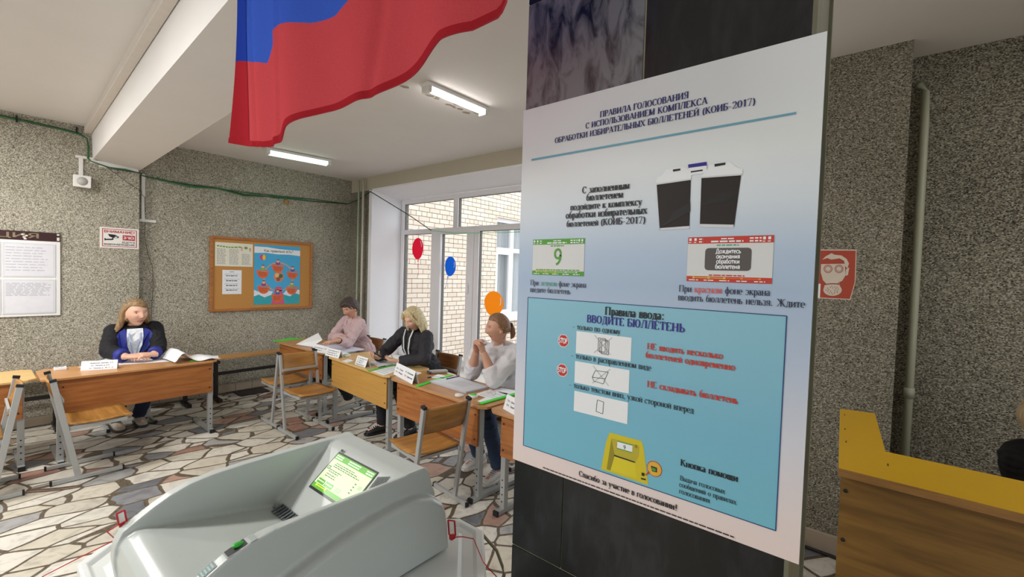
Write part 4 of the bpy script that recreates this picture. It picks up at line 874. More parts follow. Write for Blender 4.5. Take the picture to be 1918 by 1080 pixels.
# ------------------------------------------------------------------ boards and signs on the back wall
BX = Vector((1, 0, 0))
def bline(mb, text, a, b, yy, mat=0, height=None, bold=0.0):
    p, q = hit(*a, 1, yy), hit(*b, 1, yy); p.z = (p.z+q.z)/2; put(mb, sans(text, bold), p, BX, EZ, width=q.x-p.x, height=height, mat=mat)
def rect(mb, x0, x1, z0, z1, y, mat=0): mb.poly([(x0, y, z0), (x1, y, z0), (x1, y, z1), (x0, y, z1)], mat)
def lines(mb, x0, x1, z0, z1, n, y, h, mat, seed=0, ragged=.3, word=.03):
    r = random.Random(seed)
    for i in range(n):
        z = z1-(z1-z0)*(i+.5)/n; x = x0; e = x1-(x1-x0)*ragged*r.random()
        while x < e:
            w = min(word*(.4+r.random()), e-x); rect(mb, x, x+w, z-h/2, z+h/2, y, mat); x += w+word*.2
t = thing('notice_board', 'white notice board with a dark maroon header at the left edge', 'notice board', (-.1, 6.345, 1.5))
m = MB(); m.box((-.95, 6.342, 1.093), (.589, 6.358, 1.826)); m.build('board', plain('board_white', '#e4e4e4', .4, var=.01), t, bevel=0.002)
m = MB(); m.box((-.95, 6.341, 1.826), (.589, 6.358, 1.912)); h = m.build('header', plain('maroon_plastic', '#351316', .35), t)
m = MB(); put(m, sans('ИНФОРМАЦИЯ'), (-.545, 6.3395, 1.850), BX, EZ, width=1.0, height=.046); m.build('lettering', plain('worn_gold_lettering', '#8d8064', .45, .2, var=.4, scale=30), h)
m = MB(); rnd = random.Random(8)
for x, z in ((.335, 1.88), (.345, 1.855), (.36, 1.87), (.352, 1.84)): m.ball((x, 6.340, z), (.012, .002, .008), 0, 8, 5)
m.build('worn_spot', plain('chipped_white', '#d8d4cc', .7), h)
m = MB()
for z in (1.895, 1.86, 1.845): m.box((.565, 6.3395, z-.008), (.583, 6.3405, z+.008))
m.build('worn_spot', MATS['chipped_white'], h)
for i, (x0, x1) in enumerate(((-.93, -.66), (-.63, -.24), (-.21, .195), (.205, .555))):
    for j, (z0, z1) in enumerate(((1.475, 1.80), (1.12, 1.45))):
        if i == 0: continue
        m = MB(); m.box((x0, 6.337, z0), (x1, 6.342, z1), 0); rect(m, x0+.015, x1-.015, z0+.012, z1-.012, 6.3365, 1)
        lines(m, x0+.02, x1-.03, z0+.05+.12*(i == 3 and j == 1), z1-.03, 9, 6.336, .008, 2, i*2+j, .25, .05)
        m.build('document_pocket', [plain('clear_pocket_edge', '#cfd2d6', .2), plain('pocket_paper', '#dadbe2', .5), plain('pale_grey_print', '#b9bac4', .8)], t)
t = thing('warning_sign', 'white and red sign with a surveillance camera on the pilaster', 'sign', (1.04, 6.34, 1.9))
m = MB(); m.box((.882, 6.338, 1.791), (1.202, 6.3455, 2.009)); m.build('plate', MWHITE, t)
SR = plain('sign_red', '#b3202c', .5); y = 6.3372
m = MB()
for a, b in (((.900, 1.806), (1.184, 1.812)), ((.900, 1.988), (1.184, 1.994)), ((.900, 1.806), (.906, 1.994)), ((1.178, 1.806), (1.184, 1.994))): m.box((a[0], y-.0002, a[1]), (b[0], y, b[1]))
m.build('border', SR, t)
m = MB(); put(m, sans('ВНИМАНИЕ!', .012), (.915, y, 1.953), BX, EZ, width=.255, height=.026); m.build('lettering', SR, t)
m = MB(); m.box((1.065, y-.0002, 1.88), (1.168, y, 1.935), 0); put(m, sans('24 ЧАСА', .012), (1.072, y-.0004, 1.893), BX, EZ, width=.09, height=.03, mat=1); m.build('red_label', [SR, PWHITE], t)
m = MB(); put(m, sans('ВЕДЁТСЯ'), (1.06, y, 1.848), BX, EZ, width=.108, height=.018); put(m, sans('ВИДЕОНАБЛЮДЕНИЕ', .01), (.915, y, 1.822), BX, EZ, width=.254, height=.017)
for pts in (((.945, 1.938), (1.0, 1.935), (1.035, 1.915), (1.03, 1.90), (.985, 1.90), (.958, 1.912)), ((.925, 1.885), (.975, 1.89), (.985, 1.905), (.993, 1.885), (.98, 1.875), (.925, 1.872)), ((.918, 1.868), (.927, 1.868), (.927, 1.893), (.918, 1.893))): m.poly([(a, y, b) for a, b in pts])
m.poly([(a, y-.0003, b) for a, b in ((1.0, 1.912), (1.022, 1.915), (1.02, 1.905), (1.0, 1.903))], 1)
m.build('camera_pictogram', [MINK, PWHITE], t)
# cork board
t = thing('cork_board', 'cork pin board in a thin wooden frame on the back wall', 'board', (2.55, 6.45, 1.5))
CX0, CX1, CZ0, CZ1 = 1.915, 3.205, 1.058, 2.003
m = MB(); m.box((CX0, 6.436, CZ0), (CX1, 6.455, CZ1)); m.build('cork', plain('cork', '#c08a4a', .9, var=.16, scale=70, bump=.15), t)
MFRAME = wood('board_frame_wood', '#b5743a', '#9a5f2d', 'X', .45)
m = MB()
for a, b in (((CX0-.004, CZ0-.004), (CX1+.004, CZ0+.03)), ((CX0-.004, CZ1-.03), (CX1+.004, CZ1+.004)), ((CX0-.004, CZ0), (CX0+.03, CZ1)), ((CX1-.03, CZ0), (CX1+.004, CZ1))): m.box((a[0], 6.42, a[1]), (b[0], 6.455, b[1]))
m.build('frame', MFRAME, t, bevel=0.004)
YS = 6.4345
t = thing('notice_sheet', 'wide white sheet with green heading pinned high on the cork board', 'notice', (2.18, YS, 1.8))
m = MB(); m.box((1.965, YS-.0012, 1.632), (2.402, YS+.0005, 1.932)); m.build('sheet', plain('cream_paper', '#e6e2d2', .8), t)
m = MB(); r = random.Random(4); x = 1.985
while x < 2.235:
    w = .02+.02*r.random(); rect(m, x, x+w, 1.873+.006*math.sin(x*20), 1.889+.006*math.sin(x*20), YS-.0015, 0); x += w+.008
for k, x0 in enumerate((1.985, 2.125, 2.27)): lines(m, x0, x0+.11, 1.655, 1.855 if k < 2 else 1.80, 15 if k < 2 else 11, YS-.0015, .005, 1, k, .2, .03)
for cx, cz, rr, mi in ((2.318, 1.878, .022, 0), (2.268, 1.874, .013, 2), (2.368, 1.866, .014, 3), (2.268, 1.848, .012, 4), (2.368, 1.843, .012, 4)): m.poly([(cx+rr*math.cos(a), YS-.0016, cz+rr*.85*math.sin(a)) for a in [i*PI/8 for i in range(16)]], mi)
m.build('print', [plain('leaf_green_print', '#6fa23e', .7), MGREYINK, plain('rosy_print', '#d59a86', .7), plain('sandy_print', '#d0a070', .7), plain('pale_pink_print', '#d99aa0', .7)], t)
t = thing('notice_sheet', 'small white printed sheet pinned low on the cork board', 'notice', (2.16, YS, 1.43))
m = MB(); m.box((2.048, YS-.0012, 1.275), (2.270, YS+.0005, 1.585)); m.build('sheet', MPAPER, t)
m = MB(); rect(m, 2.13, 2.18, 1.557, 1.565, YS-.0015); 
for k, z in enumerate((1.535, 1.47, 1.41, 1.35)): lines(m, 2.075, 2.245, z-.012, z+.006, 1, YS-.0015, .004, 0, k, .1, .04); lines(m, 2.09, 2.225, z-.035, z-.012, 1, YS-.0015, .010, 1, k+9, .1, .03)
m.build('print', [MGREYINK, MINK], t)
t = thing('nutrition_poster', 'bright blue children\'s poster about eating pinned on the cork board', 'poster', (2.72, YS, 1.53))
m = MB(); m.box((2.42, YS-.0012, 1.127), (3.028, YS+.0005, 1.935)); sh = m.build('sheet', plain('sky_blue_print', '#3fa9dc', .5, var=.05, scale=4), t)
U = lambda u, v: (2.42+.608*u, 1.127+.808*v)
def disc(mb, u, v, ru, rv, mat, d, a0=0, a1=360): mb.poly([(U(u, v)[0]+.608*ru*math.cos(math.radians(a0+(a1-a0)*i/20)), YS-d, U(u, v)[1]+.808*rv*math.sin(math.radians(a0+(a1-a0)*i/20))) for i in range(20)], mat)
m = MB(); m.poly([(U(a, b)[0], YS-.0016, U(a, b)[1]) for a, b in ((0, .86), (.25, .868), (.5, .852), (.75, .856), (1, .84), (1, .935), (.75, .935), (.5, .945), (.25, .965), (0, .965))], 0)
put(m, sans('Как правильно есть?'), (U(.2, 0)[0], YS-.002, U(0, .885)[1]), BX, EZ, width=.39, height=.034, mat=1); m.build('banner', [MPAPER, plain('brown_print', '#7a5a4a', .7)], sh)
m = MB()
for pts, mi in ((((0, 0), (1, 0), (1, .16), (.88, .19), (.78, .13), (.62, .17), (.5, .12), (.36, .16), (.22, .12), (.1, .17), (0, .14)), 0), (((0, .14), (.1, .17), (.22, .12), (.36, .16), (.4, .22), (.2, .24), (.08, .22), (0, .25)), 1), (((.62, .17), (.78, .13), (.88, .19), (1, .16), (1, .24), (.85, .26), (.7, .24)), 1), (((.36, .0), (.66, .0), (.58, .3), (.46, .3)), 2)): m.poly([(U(a, b)[0], YS-.0014-.0002*mi, U(a, b)[1]) for a, b in pts], mi)
m.build('landscape_print', [plain('turquoise_print', '#2fa5b4', .6), plain('cloud_print', '#e3e6ee', .6), plain('magenta_print', '#cf5a80', .6)], sh)
m = MB()
for i in range(24):
    a = i*PI/12; b = (i+1)*PI/12
    m.poly([(U(.52+.33*math.cos(t_)*k, .47+.25*math.sin(t_)*k)[0], YS-.0018, U(.52+.33*math.cos(t_)*k, .47+.25*math.sin(t_)*k)[1]) for t_, k in ((a, 1), (b, 1), (b, .94), (a, .94))], 0)
disc(m, .52, .47, .11, .09, 1, .002); 
for a, mi in ((20, 2), (140, 3), (260, 4)): disc(m, .52+.05*math.cos(math.radians(a)), .47+.04*math.sin(math.radians(a)), .045, .035, mi, .0023)
m.build('wheel_print', [plain('peach_ring_print', '#e39a66', .6), plain('rose_print', '#d8826a', .6), plain('dark_green_print', '#47703a', .6), plain('wheat_print', '#e0c27a', .6), plain('tan_print', '#9a5a3a', .6)], sh)
for k, (u, v) in enumerate(((.5, .66), (.18, .56), (.83, .55), (.2, .30), (.82, .28), (.5, .15))):
    m = MB(); disc(m, u, v, .13, .12, 0, .0021, 180, 360); m.poly([(U(u+a, v+b)[0], YS-.0021, U(u+a, v+b)[1]) for a, b in ((-.13, 0), (.13, 0), (.125, .02), (-.125, .02))], 0)
    lines(m, U(u-.09, 0)[0], U(u+.09, 0)[0], U(0, v-.085)[1], U(0, v-.01)[1], 4, YS-.0024, .006, 1, k, .2, .03)
    disc(m, u, v+.075, .032, .026, 2, .0024); disc(m, u, v+.04, .05, .03, 3, .0022); disc(m, u, v+.088, .034, .018, 4, .0026, 0, 180)
    m.build('gondola_print', [plain('orange_bowl_print', '#e06a38', .6), plain('faint_brown_print', '#a84a2a', .7), plain('face_print', '#e9b896', .6), [plain('purple_shirt_print', '#8a4a8a', .6), plain('green_shirt_print', '#7fb04a', .6), plain('blue_shirt_print', '#2f6ab0', .6)][k % 3], plain('brown_hair_print', '#6a4030', .6)], sh)
m = MB(); disc(m, .18, .79, .07, .045, 0, .0021); disc(m, .2, .79, .035, .045, 1, .0023); m.build('balloon_print', [plain('pink_balloon_print', '#d4407a', .6), plain('yellow_balloon_print', '#e6c84a', .6)], sh)
# gas mask sign on the pier to the right
t = thing('safety_sign', 'red sheet with a white gas mask picture on the right-hand pier', 'sign', (3.35, .2, 1.7))
GY = lambda x, y: hit(x, y, 0, 3.346)
m = MB(); m.poly([(3.347, .30, 1.556), (3.347, .128, 1.556), (3.347, .109, 1.66), (3.347, .112, 1.855), (3.347, .30, 1.858)][::-1]); m.add([(3.349, .30, 1.556), (3.349, .128, 1.556), (3.349, .109, 1.66), (3.349, .112, 1.855), (3.349, .30, 1.858)], [(0, 1, 2, 3, 4)]); m.build('sheet', plain('cream_sign_paper', '#e2d3c4', .7), t)
m = MB(); m.poly([(3.3465, .30, 1.561), (3.3465, .131, 1.561), (3.3465, .1125, 1.66), (3.3465, .1155, 1.849), (3.3465, .30, 1.852)][::-1]); m.build('red_field', plain('brick_red_print', '#b2472f', .6), t)
def c9(*pts): return [(1480+x/4.154, 380+y/4.154) for x, y in pts]
def gp(mb, pts, mat=0, x=3.3455):
    mb.poly([(x, hit(a, b, 0, 3.3465).y, hit(a, b, 0, 3.3465).z) for a, b in c9(*pts)][::-1], mat)
def go(mb, cx, cy, rx, ry, mat, x): gp(mb, [(cx+rx*math.cos(a), cy+ry*math.sin(a)) for a in [i*PI/12 for i in range(24)]], mat, x)
m = MB()
gp(m, [(240, 475), (425, 472), (432, 560), (405, 605), (350, 632), (285, 632), (255, 600), (238, 540)]); gp(m, [(250, 440), (275, 415), (322, 390), (345, 402), (400, 408), (440, 435), (458, 470), (445, 510), (428, 490), (420, 450), (385, 430), (320, 440), (290, 428)]); gp(m, [(435, 515), (460, 500), (450, 560), (432, 566)])
go(m, 330, 676, 72, 46, 0, 3.3453); gp(m, [(270, 632), (385, 625), (390, 655), (262, 660)], 0, 3.3454)
for cx in (295, 380): go(m, cx, 512, 34, 32, 1, 3.3452); go(m, cx, 512, 29, 27, 0, 3.3450); go(m, cx, 512, 24, 22, 1, 3.3448); go(m, cx, 512, 20, 18, 0, 3.3446)
go(m, 330, 634, 62, 10, 1, 3.3451); go(m, 330, 640, 58, 8, 0, 3.3450)
for i in range(20):
    a = i*2.4; r_ = .2+.7*math.sqrt((i+.5)/20); go(m, 330+60*r_*math.cos(a)*.95, 676+38*r_*math.sin(a)*.95, 4, 3.4, 1, 3.3448)
m.build('mask_pictogram', [plain('pale_sign_print', '#d9cdbd', .7), plain('dark_red_print', '#9a3526', .7)], t)
# balloon stickers on the glass
def sticker(label, cy, cz, ry, rz, col, tilt):
    t = thing('balloon_sticker', label, 'sticker', (FX, cy, cz), 0, 'balloon stickers on the window glass'); x = FX+.036; ca, sa = math.cos(tilt), math.sin(tilt)
    def pt(u, v, d=0): return (x-d, cy-(u*ca-v*sa)*ry, cz+(u*sa+v*ca)*rz)
    m = MB(); m.poly([pt(math.cos(a)*(1-.12*(math.sin(a) < 0)*abs(math.sin(a))), math.sin(a)) for a in [i*PI/14 for i in range(28)]][::-1]); m.poly([pt(-.12, -1.18), pt(.12, -1.18), pt(0, -.95)][::-1]); m.build('balloon', cloth('sticker_film_'+col[1:], col, .55), t)
    m = MB(); m.poly([pt(.45, .75, .0006), pt(.62, .6, .0006), pt(.72, .2, .0006), pt(.64, .05, .0006), pt(.6, .35, .0006)][::-1]); m.build('highlight', MPAPER, t)
    m = MB(); m.bar(pt(0, -1.15), pt(.05, -2.0), .006, .001, (1, 0, 0)); m.bar(pt(.05, -2.0), pt(-.05, -2.5), .006, .001, (1, 0, 0)); m.build('string', plain('sticker_'+col, col), t)
sticker('red balloon sticker on the left window pane', 5.468, 1.985, .135, .165, '#d8213a', .1)
sticker('blue balloon sticker on the middle casement', 4.732, 1.725, .115, .142, '#1d5fd0', -.35)
sticker('orange balloon sticker above the ponytailed woman', 3.885, 1.25, .17, .165, '#ff8c1e', -.3)
# ------------------------------------------------------------------ ballot scanner on its two ballot boxes
MSCAN = plain('pale_grey_green_plastic', '#bcc3c0', 0.32, var=0.015, scale=30)
MLID = plain('white_box_plastic', '#dadfdd', 0.35, var=0.015, scale=20)
sc_ = thing('ballot_scanner', 'pale grey ballot scanner with a green lit screen, in the foreground', 'scanner', (.57, 1.245, .80))
NY, FY = 1.040, 1.480                     # near and far side
top = [(.226, .90), (.230, .938), (.244, .966), (.276, .987), (.306, 1.006), (.342, 1.025), (.388, 1.041), (.44, 1.049), (.52, 1.053), (.882, 1.056)]
rear = [(.895, 1.035), (.915, .965), (.925, .90), (.93, .80)]
m = MB()
def taper(x): return .0 if x > .6 else .0
def side(y0, y1, y0b, y1b, dip=0.0):               # a side wall: outline in x-z, splayed outwards below
    prof = top+rear+[(.24, .80)]
    a = [Vector((x, y0+(y0b-y0)*max(0, min(1, (1.05-z)/.25)), z)) for x, z in prof]; b = [Vector((x, y1+(y1b-y1)*max(0, min(1, (1.05-z)/.25)), z-dip*max(0, min(1, (x-.42)/.2))*(z > .95))) for x, z in prof]
    n = len(prof); m.add(a+b, [tuple(range(n)), tuple(range(2*n-1, n-1, -1))]+[(i, n+i, n+(i+1) % n, (i+1) % n) for i in range(n)])
side(NY, NY+.033, NY-.018, NY+.033, .020); side(FY-.033, FY, FY-.033, FY+.018)
# floor of the tray, slope up to the screen, rear ridge
flr = [(.232, .90), (.238, .935), (.25, .953), (.272, .963), (.29, .962), (.36, .944), (.47, .921), (.604, .893), (.604, .872), (.622, .872), (.622, .906), (.787, 1.040), (.798, 1.046), (.815, 1.051), (.88, 1.052)]+rear+[(.24, .80)]
y0, y1 = NY+.01, FY-.01; n = len(flr)
m.add([(x, y0, z) for x, z in flr]+[(x, y1, z) for x, z in flr], [tuple(range(n)), tuple(range(2*n-1, n-1, -1))]+[(i, n+i, n+(i+1) % n, (i+1) % n) for i in range(n)])
# arched pods on both flanks
pod = [(.25, .80), (.262, .84), (.30, .875), (.36, .905), (.43, .932), (.52, .957), (.60, .975), (.68, .987), (.76, .994), (.83, .990), (.885, .972), (.92, .945), (.934, .915), (.938, .80)]
for ya, yb in ((NY-.05, NY+.01), (FY-.01, FY+.05)):
    n = len(pod); ia = .0
    def ringp(y, k): return [(x if z < .81 else .6+(x-.6)*k, y, .80+(z-.80)*k) for x, z in pod]
    outer_first = ya < NY
    R_ = [ringp(ya, .955 if outer_first else 1), ringp(ya+.012, .99 if outer_first else 1), ringp(yb-.012, 1 if outer_first else .99), ringp(yb, 1 if outer_first else .955)]
    m.loft(R_[::-1], 0, False)
body = remeshed(m, 'housing', MSCAN, .0045, sc_, smooth=3)
m = MB()                                   # screen, lying on the slope behind the slot
def sp(u, y, d): # u: 0 at the slot .. 1 at the ridge
    x = .622+(.787-.622)*u; z = .906+(1.040-.906)*u; return Vector((x-.63*d, y, z+.776*d))
def srect(mb, u0, u1, ya, yb, d, mat=0): mb.poly([sp(u0, ya, d), sp(u0, yb, d), sp(u1, yb, d), sp(u1, ya, d)], mat)
SG = plain('lit_screen_green', '#5fa83c', .3, emit=.28, var=0); SP_ = plain('lit_screen_pale', '#dcf7c4', .3, emit=.38, var=0); SDK = plain('screen_dark_print', '#4d6a45', .4, var=0); SY = plain('lit_screen_yellow', '#d8e21e', .3, emit=.35, var=0)
yA, yB, u0, u1 = 1.145, 1.362, .40, .955
m.hexa([sp(u0-.035, yA-.005, -.002), sp(u0-.035, yB+.005, -.002), sp(u1+.03, yB+.005, -.002), sp(u1+.03, yA-.005, -.002), sp(u0-.035, yA-.005, .0016), sp(u0-.035, yB+.005, .0016), sp(u1+.03, yB+.005, .0016), sp(u1+.03, yA-.005, .0016)][::1], 0)
scr = m.build('screen', plain('screen_black_bezel', '#10160f', .3), sc_, recalc=True)
m = MB(); srect(m, u0, u1, yA, yB, .0022, 0); srect(m, u0+.0, u1, yA, yB, .0022, 0)
H_ = u1-u0; W_ = yB-yA; F = lambda v, w: (u1-H_*v, yB-W_*w)
def sr_(v0, v1, w0, w1, d, mat): srect(m, u1-H_*v1, u1-H_*v0, yB-W_*w1, yB-W_*w0, d, mat)
sr_(0, .16, 0, 1, .0026, 1); sr_(.88, 1, 0, 1, .0026, 1); sr_(.73, .86, .04, .22, .0026, 1); sr_(.73, .86, .24, .44, .0026, 1); sr_(.73, .86, .50, .64, .0026, 4)
sr_(.905, .93, .10, .34, .003, 3); sr_(.885, .95, .08, .11, .0032, 3); sr_(.885, .95, .33, .36, .0032, 3)
r = random.Random(2)
def sl(v, w0, w1, mat, h=.022, word=.05):
    w = w0
    while w < w1: e = min(w+word*(.5+r.random()), w1); sr_(v-h/2, v+h/2, w, e, .003, mat); w = e+.012
for v in (.05, .11): sl(v, .02, .2, 5, .03, .03); sl(v, .36, .66, 5, .026); sl(v, .82, .98, 5, .03, .04)
for v, a, b in ((.24, .14, .62), (.29, .12, .72), (.34, .12, .80), (.44, .10, .42), (.49, .10, .36), (.56, .10, .34), (.62, .10, .36)): sl(v, a, b, 2)
for w0, w1 in ((.05, .2), (.26, .42)): sl(.79, w0, w1, 5, .03, .03)
for v in (.44, .52, .6, .68): sr_(v, v+.03, .78, .82, .003, 6)
sr_(.36, .46, .02, .09, .003, 6); sr_(.38, .44, .045, .065, .0032, 5); sr_(.44, .54, .88, .96, .0028, 4)
m.build('display', [SP_, SG, SDK, SY, plain('lit_screen_grey', '#a9c79c', .3, emit=.25, var=0), plain('lit_screen_white', '#f2fbe8', .3, emit=.4, var=0), plain('screen_deep_green', '#2f6b2c', .3, emit=.2, var=0)], scr)
m = MB(); m.hexa([(.600, 1.10, .878), (.626, 1.10, .878), (.626, 1.41, .878), (.600, 1.41, .878), (.600, 1.10, .884), (.621, 1.10, .905), (.621, 1.41, .905), (.600, 1.41, .884)]); slot = m.build('ballot_slot', plain('slot_black', '#16181a', .7), sc_, recalc=True)
m = MB()
for i in range(20):
    y = 1.107+i*.0155; m.bar((.585, y, .901), (.621, y+.004, .909), .006, .004); 
m.build('roller_brush', plain('slot_grey_roller', '#5d6468', .6), slot)
m = MB()
for i in range(8): m.bar(sp(.70+.012*i, 1.127-i*.0055, .0024), sp(.93+.01*i, 1.127-i*.0055, .0024), .0022, .001)
m.build('speaker_grille', plain('grille_dark', '#262b2a', .7), sc_)
m = MB(); srect(m, .99, 1.03, 1.345, 1.358, .006); m.build('indicator_light', plain('dark_green_lens', '#0f4a38', .2), sc_)
# near rim: recessed help button and label
def rim(x): 
    for a, b in zip(top, top[1:]):
        if a[0] <= x <= b[0]: return a[1]+(b[1]-a[1])*(x-a[0])/(b[0]-a[0])
    return top[-1][1]
def rimq(x0, x1, ya, yb, d): return [Vector((x0, ya, rim(x0)+d)), Vector((x1, ya, rim(x1)+d)), Vector((x1, yb, rim(x1)+d)), Vector((x0, yb, rim(x0)+d))]
yc = NY+.018
m = MB(); m.poly(rimq(.345, .405, yc-.016, yc+.014, .0012)); hb = m.build('help_button', plain('button_recess', '#9ca6a2', .4), sc_)
m = MB(); m.poly(rimq(.348, .386, yc-.013, yc+.011, .0016)); m.build('button_well', MCAP, hb)
m = MB(); p = Vector((.372, yc, rim(.372)+.004)); m.ball(p, (.013, .008, .005), 0, 16, 8); m.build('green_cap', plain('button_green', '#35b13a', .3), hb)
m = MB(); m.poly(rimq(.300, .328, yc-.013, yc+.012, .0014)); 
for i in range(4): m.poly(rimq(.303+i*.006, .306+i*.006, yc-.010, yc+.009, .0018), 1)
m.build('rim_label', [plain('teal_label', '#12403e', .4), plain('teal_label_print', '#7fa8a4', .5)], sc_)

def ballot_box(label, y0, y1, outer):
    t = thing('ballot_box', label, 'ballot box', (.635, (y0+y1)/2, 0), 0, 'ballot boxes under the scanner')
    x0, x1 = .19, 1.08
    def outline(d):
        a = [(x0+d, y0+d, .06), (x1-d, y0+d, .2), (x1-d, y1-d, .06), (x0+d, y1-d, .06)] if outer < 0 else [(x0+d, y0+d, .06), (x1-d, y0+d, .06), (x1-d, y1-d, .2), (x0+d, y1-d, .06)]
        o = []
        for i, (x, y, c) in enumerate(a):
            sx = 1 if x < .6 else -1; sy = 1 if y < (y0+y1)/2 else -1
            p1, p2 = (x, y+sy*c), (x+sx*c, y); o += [p1, p2] if i in (0, 2) else [p2, p1]
        return o
    m = MB(); rings = []
    for d, z in ((.0, .708), (.0, .790), (.004, .797), (.018, .797), (.026, .787), (.05, .785), (.058, .793), (.072, .794)): rings.append([Vector((x, y, z)) for x, y in outline(d)])
    m.loft(rings, 0, False); m.build('lid', MLID, t, bevel=0.003, recalc=True)
    m = MB(); m.loft([[Vector((x, y, z)) for x, y in outline(d)] for d, z in ((.06, .03), (.025, .70), (.025, .72))], 0, False); m.build('bag', plain('dark_brown_box_fabric', '#2f2520', .75, var=.1), t, recalc=True)
    m = MB(); m.loft([[Vector((x, y, z)) for x, y in outline(.05)] for z in (0, .04)], 0, False); m.build('base', MLID, t, recalc=True)
    return t
ballot_box('white lidded ballot box under the near side of the scanner', .775, 1.15, -1)
ballot_box('white lidded ballot box under the far side of the scanner', 1.345, 1.77, 1)
MSEAL = plain('red_seal_plastic', '#c01a1e', .35)
def seal(label, base, up, along, cord):
    base, up, al = Vector(base), Vector(up), Vector(along); t = thing('security_seal', label, 'seal', base, 0, 'red plastic seals on the scanner')
    m = MB()
    for a, b in (((0, 0), (0, 1)), ((1, 0), (1, 1)), ((0, 0), (1, 0)), ((0, 1), (1, 1))): m.bar(base+al*a[0]+up*a[1], base+al*b[0]+up*b[1], .004, .003)
    m.bar(base-up*.25+al*.5, base+al*.5, .016, .012); m.bar(base-up*.25+al*.1, base-up*.1+al*.9, .008, .008); m.build('frame', MSEAL, t)
    m = MB(); m.bar(base+al*.5+up*.12, base+al*.5+up*.9, al.length*.7, .0015, tuple(al.cross(up))); m.build('white_tag', MWHITE, t)
    m = MB(); m.tube(cord, .0016, 6); m.build('cord', MSEAL, t)
h_ = lambda x, y, z: hit(x, y, 2, z)
seal('red seal with a cord clipped to the scanner\'s rear corner', (.938, .99, .840), (-.006, 0, .048), (.010, -.018, 0), [(.94, .985, .832), (.975, .97, .825), (.985, .93, .83), h_(905, 1052, .825), h_(918, 1067, .81), h_(929, 1078, .77), (1.12, .80, .4)])
seal('red seal with a cord standing at the scanner\'s far front corner', (.243, 1.485, .972), (-.004, 0.003, .030), (.017, 0.008, 0), [(.25, 1.50, .968), (.225, 1.515, .95), h_(217, 1010, .91), h_(150, 1043, .86), h_(80, 1079, .80), (.05, 1.6, .6)])
m = MB(); m.tube([(1.10, 1.13, .68), (1.13, 1.08, .71), h_(905, 1002, .68), h_(930, 1030, .6), h_(941, 1060, .5), h_(945, 1085, .4), (1.25, .95, .1), (1.3, 1.0, .012), (1.4, 1.3, .012)], .006, 8)
tag(m.build('power_cable', plain('grey_beige_cable', '#8d8a72', .5)), 'grey beige power cable curving down beside the near ballot box', 'cable')
# ------------------------------------------------------------------ people
def hair_mat(name, c1, c2, sc=1.0):
    m, nt, b = new_mat(name); N = nt.nodes; L = nt.links
    tc = N.new('ShaderNodeTexCoord'); mp = N.new('ShaderNodeMapping'); mp.inputs['Scale'].default_value = (150*sc, 150*sc, 14)
    nz = N.new('ShaderNodeTexNoise'); nz.inputs['Scale'].default_value = 1; nz.inputs['Detail'].default_value = 4
    L.new(tc.outputs['Object'], mp.inputs['Vector']); L.new(mp.outputs[0], nz.inputs['Vector'])
    r = ramp(nt, [(0.32, c2), (0.66, c1)]); L.new(nz.outputs['Fac'], r.inputs[0]); L.new(r.outputs[0], b.inputs['Base Color']); b.inputs['Roughness'].default_value = 0.5
    bp = N.new('ShaderNodeBump'); bp.inputs['Strength'].default_value = 0.4; bp.inputs['Distance'].default_value = 0.004
    L.new(nz.outputs['Fac'], bp.inputs['Height']); L.new(bp.outputs[0], b.inputs['Normal']); return m
def sm(a, b, x):
    t = max(0.0, min(1.0, (x-a)/(b-a))); return t*t*(3-2*t)
def gs(x, s): return math.exp(-(x/s)**2)
def head_pt(th, ph, k):
    """face surface in head axes (x right, y forward, z up), metres; k: dict of likeness tweaks"""
    d = Vector((math.sin(th)*math.sin(ph), math.sin(th)*math.cos(ph), math.cos(th)))
    w = k.get('w', 1.0); x, y, z = d.x*.074*w, d.y*.094, d.z*.112
    low = sm(.0, -.10, z); x *= 1-(.34-k.get('jaw', 0))*low
    if y < 0: y *= 1-.42*sm(-.02, -.10, z); 
    else: y *= 1-.10*low; y += .010*sm(-.07, -.10, z)
    if z > .03: x *= 1-.04*sm(.03, .10, z)
    if y > 0:
        f = sm(.2, .7, d.y); ax = abs(x)
        y += f*(.021*gs(x, .0105+.004*sm(0, -.03, z))*sm(.026, -.028, z)*sm(-.047, -.030, z) + .006*gs(x, .012)*gs(z-.022, .016))
        y -= f*.010*gs(ax-.031, .015)*gs(z-.012, .012)
        y += f*.004*gs(z-.034, .010)*gs(ax-.028, .024)
        y += f*(.006*gs(x, .021)*(gs(z+.054, .006)+gs(z+.067, .0065)) - .004*gs(x, .024)*gs(z+.0605, .0025))
        y += f*.006*gs(x, .018)*gs(z+.092, .012)
        y += f*.006*gs(ax-.040, .018)*gs(z+.020, .022)
    return Vector((x, y, z))
def axes(fwd, roll=0.0):
    f = Vector(fwd).normalized(); r = f.cross(Vector((0, 0, 1))).normalized(); u = r.cross(f)
    if roll: r, u = r*math.cos(roll)+u*math.sin(roll), u*math.cos(roll)-r*math.sin(roll)
    return Matrix(((r.x, f.x, u.x), (r.y, f.y, u.y), (r.z, f.z, u.z)))
